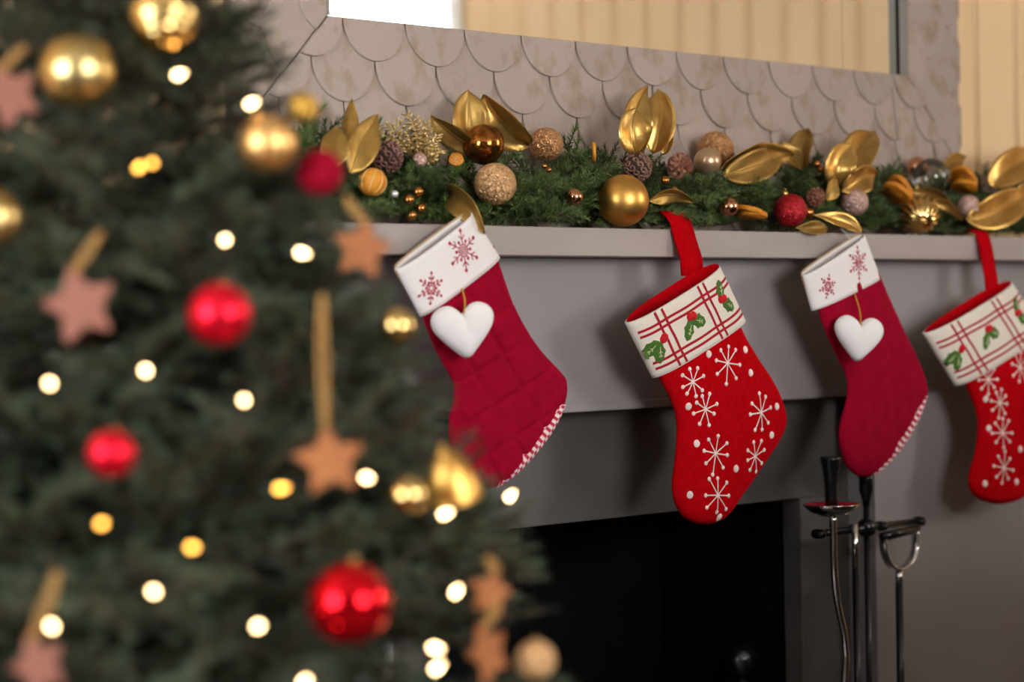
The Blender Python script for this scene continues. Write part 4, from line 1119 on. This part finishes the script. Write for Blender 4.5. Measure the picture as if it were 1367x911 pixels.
# fairy lights: one string with its bulbs
LT = [(235, 101, 0), (332, 140, 0), (184, 225, 1), (203, 218, 1), (301, 320, 0), (399, 337, 0), (67, 513, 0), (195, 496, 0), (326, 535, 0), (134, 700, 1), (254, 731, 1), (204, 790, 0), (371, 653, 1), (487, 638, 0), (590, 688, 0), (678, 666, 0),
      (343, 837, 0), (607, 793, 0), (643, 788, 0), (577, 865, 0), (580, 895, 0), (70, 838, 0), (522, 440, 0), (405, 914, 0), (438, 764, 1)]
ls = thing('light_string', (TA.x, TA.y - .3, .9), 'string of warm fairy lights wound around the tree', 'fairy lights')
bp = []
random.seed(5)
for px, py, dim in LT:
    c = on_tree(px, py, .016 if px < 500 else .0); bp.append((py, px, c, dim)); occ(c, .012)
order = sorted(bp, key=lambda q: q[2].z + .00012 * q[1])
pts = []
for i, (a, b, c, dim) in enumerate(order):
    if i:
        pc = order[i - 1][2]; md = pc.lerp(c, .5); inn = V((TA.x - md.x, TA.y - md.y, 0)).normalized(); pts.append(md + inn * .09)
    inn = V((TA.x - c.x, TA.y - c.y, 0)).normalized(); pts.append(c + inn * .024)
    d = (-inn + V((random.uniform(-.5, .5), random.uniform(-.5, .5), random.uniform(-.2, .8)))).normalized()
    sk = obj('socket', *lathe(c - d * .014, d, [(.0028, 0), (.0036, .002), (.0036, .012), (.003, .013)], 8), sock_m, ls)
    obj('bulb', *lathe(c, d, [(.0017, -.003), (.0027, 0), (.0029, .003), (.0021, .006), (.0009, .009), (.0003, .0102)], 10), bulb_dim if dim else bulb_m, ls)
obj('wire', *tube(spline(pts, 260), .0011, 5), wire_m, ls)
# trunk, stand and boughs
obj('trunk', *tube([TA + V((0, 0, .03)), TA + V((0, 0, 1)), TA + V((0, 0, APEX))], [.045, .03, .006], 12), twig_m, tree)
obj('stand', *lathe(TA, (0, 0, 1), [(.2, 0), (.2, .02), (.07, .05), (.065, .16), (.05, .17)], 20), black_iron, tree)
BGH = [sprig_mesh('bough', 300 + i, .45, 18, .15, .021, .0012, 330, tree_needle, .003, .85, .08, second=True) for i in range(5)]
random.seed(9)
nb = 0; z = .42; lev = 0
def place_bough(z, az, L_, tilt, spin, check=True):
    global nb
    me, pts = BGH[random.randrange(5)]
    sc = L_ / .45
    M_ = Matrix.Translation(TA + V((0, 0, z))) @ Matrix.Rotation(az, 4, 'Z') @ Matrix.Rotation(-tilt, 4, 'Y') @ Matrix.Rotation(spin, 4, 'X') @ Matrix.Diagonal((sc, max(.55, sc * .9), max(.55, sc * .9), 1))
    wpt = [M_ @ p for p in pts]
    if check and blocked(wpt, 6): return False
    for p in wpt:                       # keep to the tree's own cone
        x, y, zz_ = proj(p)
        if x > max(330, (362 if y < 560 else 388) + .47 * y): return False
    o = bpy.data.objects.new('bough', me); COL.objects.link(o); o.parent = tree; o.matrix_local = Matrix.Translation(-TA) @ M_
    nb += 1; return True
while z < 1.9 and nb < 276:
    r_ = cone_r(z)
    n = 5 if z < .6 else max(7, int(7 + 10 * r_)) if z < 1.6 else 6
    for k in range(n):
        for att in range(7):
            az = 2 * math.pi * (k + random.uniform(-.35, .35)) / n + lev * 1.1
            L_ = max(.09, r_ * random.uniform(.86, 1.08)) * (1 - .045 * att)
            if place_bough(z + random.uniform(-.03, .03), az, L_, random.uniform(-.15, .38), random.uniform(-.5, .5), att < 6): break
    z += .12 if z < .6 else .0435 if z < 1.6 else .07; lev += 1
for px, py, zf, rise in ((505, 905, 2.2, .02), (515, 925, 2.25, .0), (490, 900, 2.3, .03), (470, 285, 2.47, .02), (495, 330, 2.46, .0), (505, 375, 2.44, .02), (450, 250, 2.5, .04), (530, 425, 2.46, .0), (555, 455, 2.44, .03), (520, 350, 2.5, .03), (615, 552, 2.44, -.02), (600, 575, 2.42, .03), (640, 620, 2.45, .02), (655, 690, 2.5, -.02), (745, 772, 2.52, .03), (752, 815, 2.5, -.03), (720, 740, 2.46, .02), (690, 725, 2.44, .05),
                        (415, 98, 2.5, .05), (385, 55, 2.48, .06), (340, 20, 2.46, .08), (560, 500, 2.44, .02), (520, 420, 2.45, .02), (585, 540, 2.4, 0), (440, 170, 2.5, .03), (735, 850, 2.47, 0), (545, 470, 2.4, .03)):
    p = PZ(px, py, zf); dx, dy = p.x - TA.x, p.y - TA.y; L_ = math.hypot(dx, dy)
    for att in range(5):
        if place_bough(p.z - rise + random.uniform(-.01, .01), math.atan2(dy, dx) + random.uniform(-.06, .06), L_ * (.98 - .05 * att), math.atan2(rise, L_) - .1, random.uniform(-.4, .4), att < 4): break
print('boughs', nb, z)

# ================================================================== sofa added out of view on the right, to shade the lower right
shade_sofa_m = mat('shade_sofa_cloth', srgb(70, 66, 68), .95, bump=.4, bscale=500)
shade_sofa = thing('shade_sofa', (1.0, -1.15, 0), 'dark grey high-backed settee added out of view to shade the right pilaster', 'shade_sofa')
SX0, SX1, SYB, SYF = -.35, 2.35, -1.6, -.78
box('base', (SX0, SYB, .14), (SX1, SYF, .30), shade_sofa_m, shade_sofa, .02, seg=4)
box('back', (SX0, SYB, .30), (SX1, SYB + .2, 1.18), shade_sofa_m, shade_sofa, .05, seg=4)  # tall back blocks window light from the right pilaster and fire tools
for a, b in ((SX0, SX0 + .18), (SX1 - .18, SX1)): box('arm', (a, SYB + .05, .30), (b, SYF, .66), shade_sofa_m, shade_sofa, .05, seg=4)
for k in range(2):
    a = SX0 + .19 + k * 1.17; box('seat_cushion', (a, SYB + .2, .30), (a + 1.15, SYF + .03, .46), shade_sofa_m, shade_sofa, .04, seg=4); box('back_cushion', (a, SYB + .19, .46), (a + 1.15, SYB + .36, 1.08), shade_sofa_m, shade_sofa, .06, seg=4)
for x in (SX0 + .1, SX1 - .1):
    for y in (SYB + .08, SYF - .08): obj('leg', *lathe((x, y, 0), (0, 0, 1), [(.018, 0), (.03, .15)], 12), twig_m, shade_sofa)
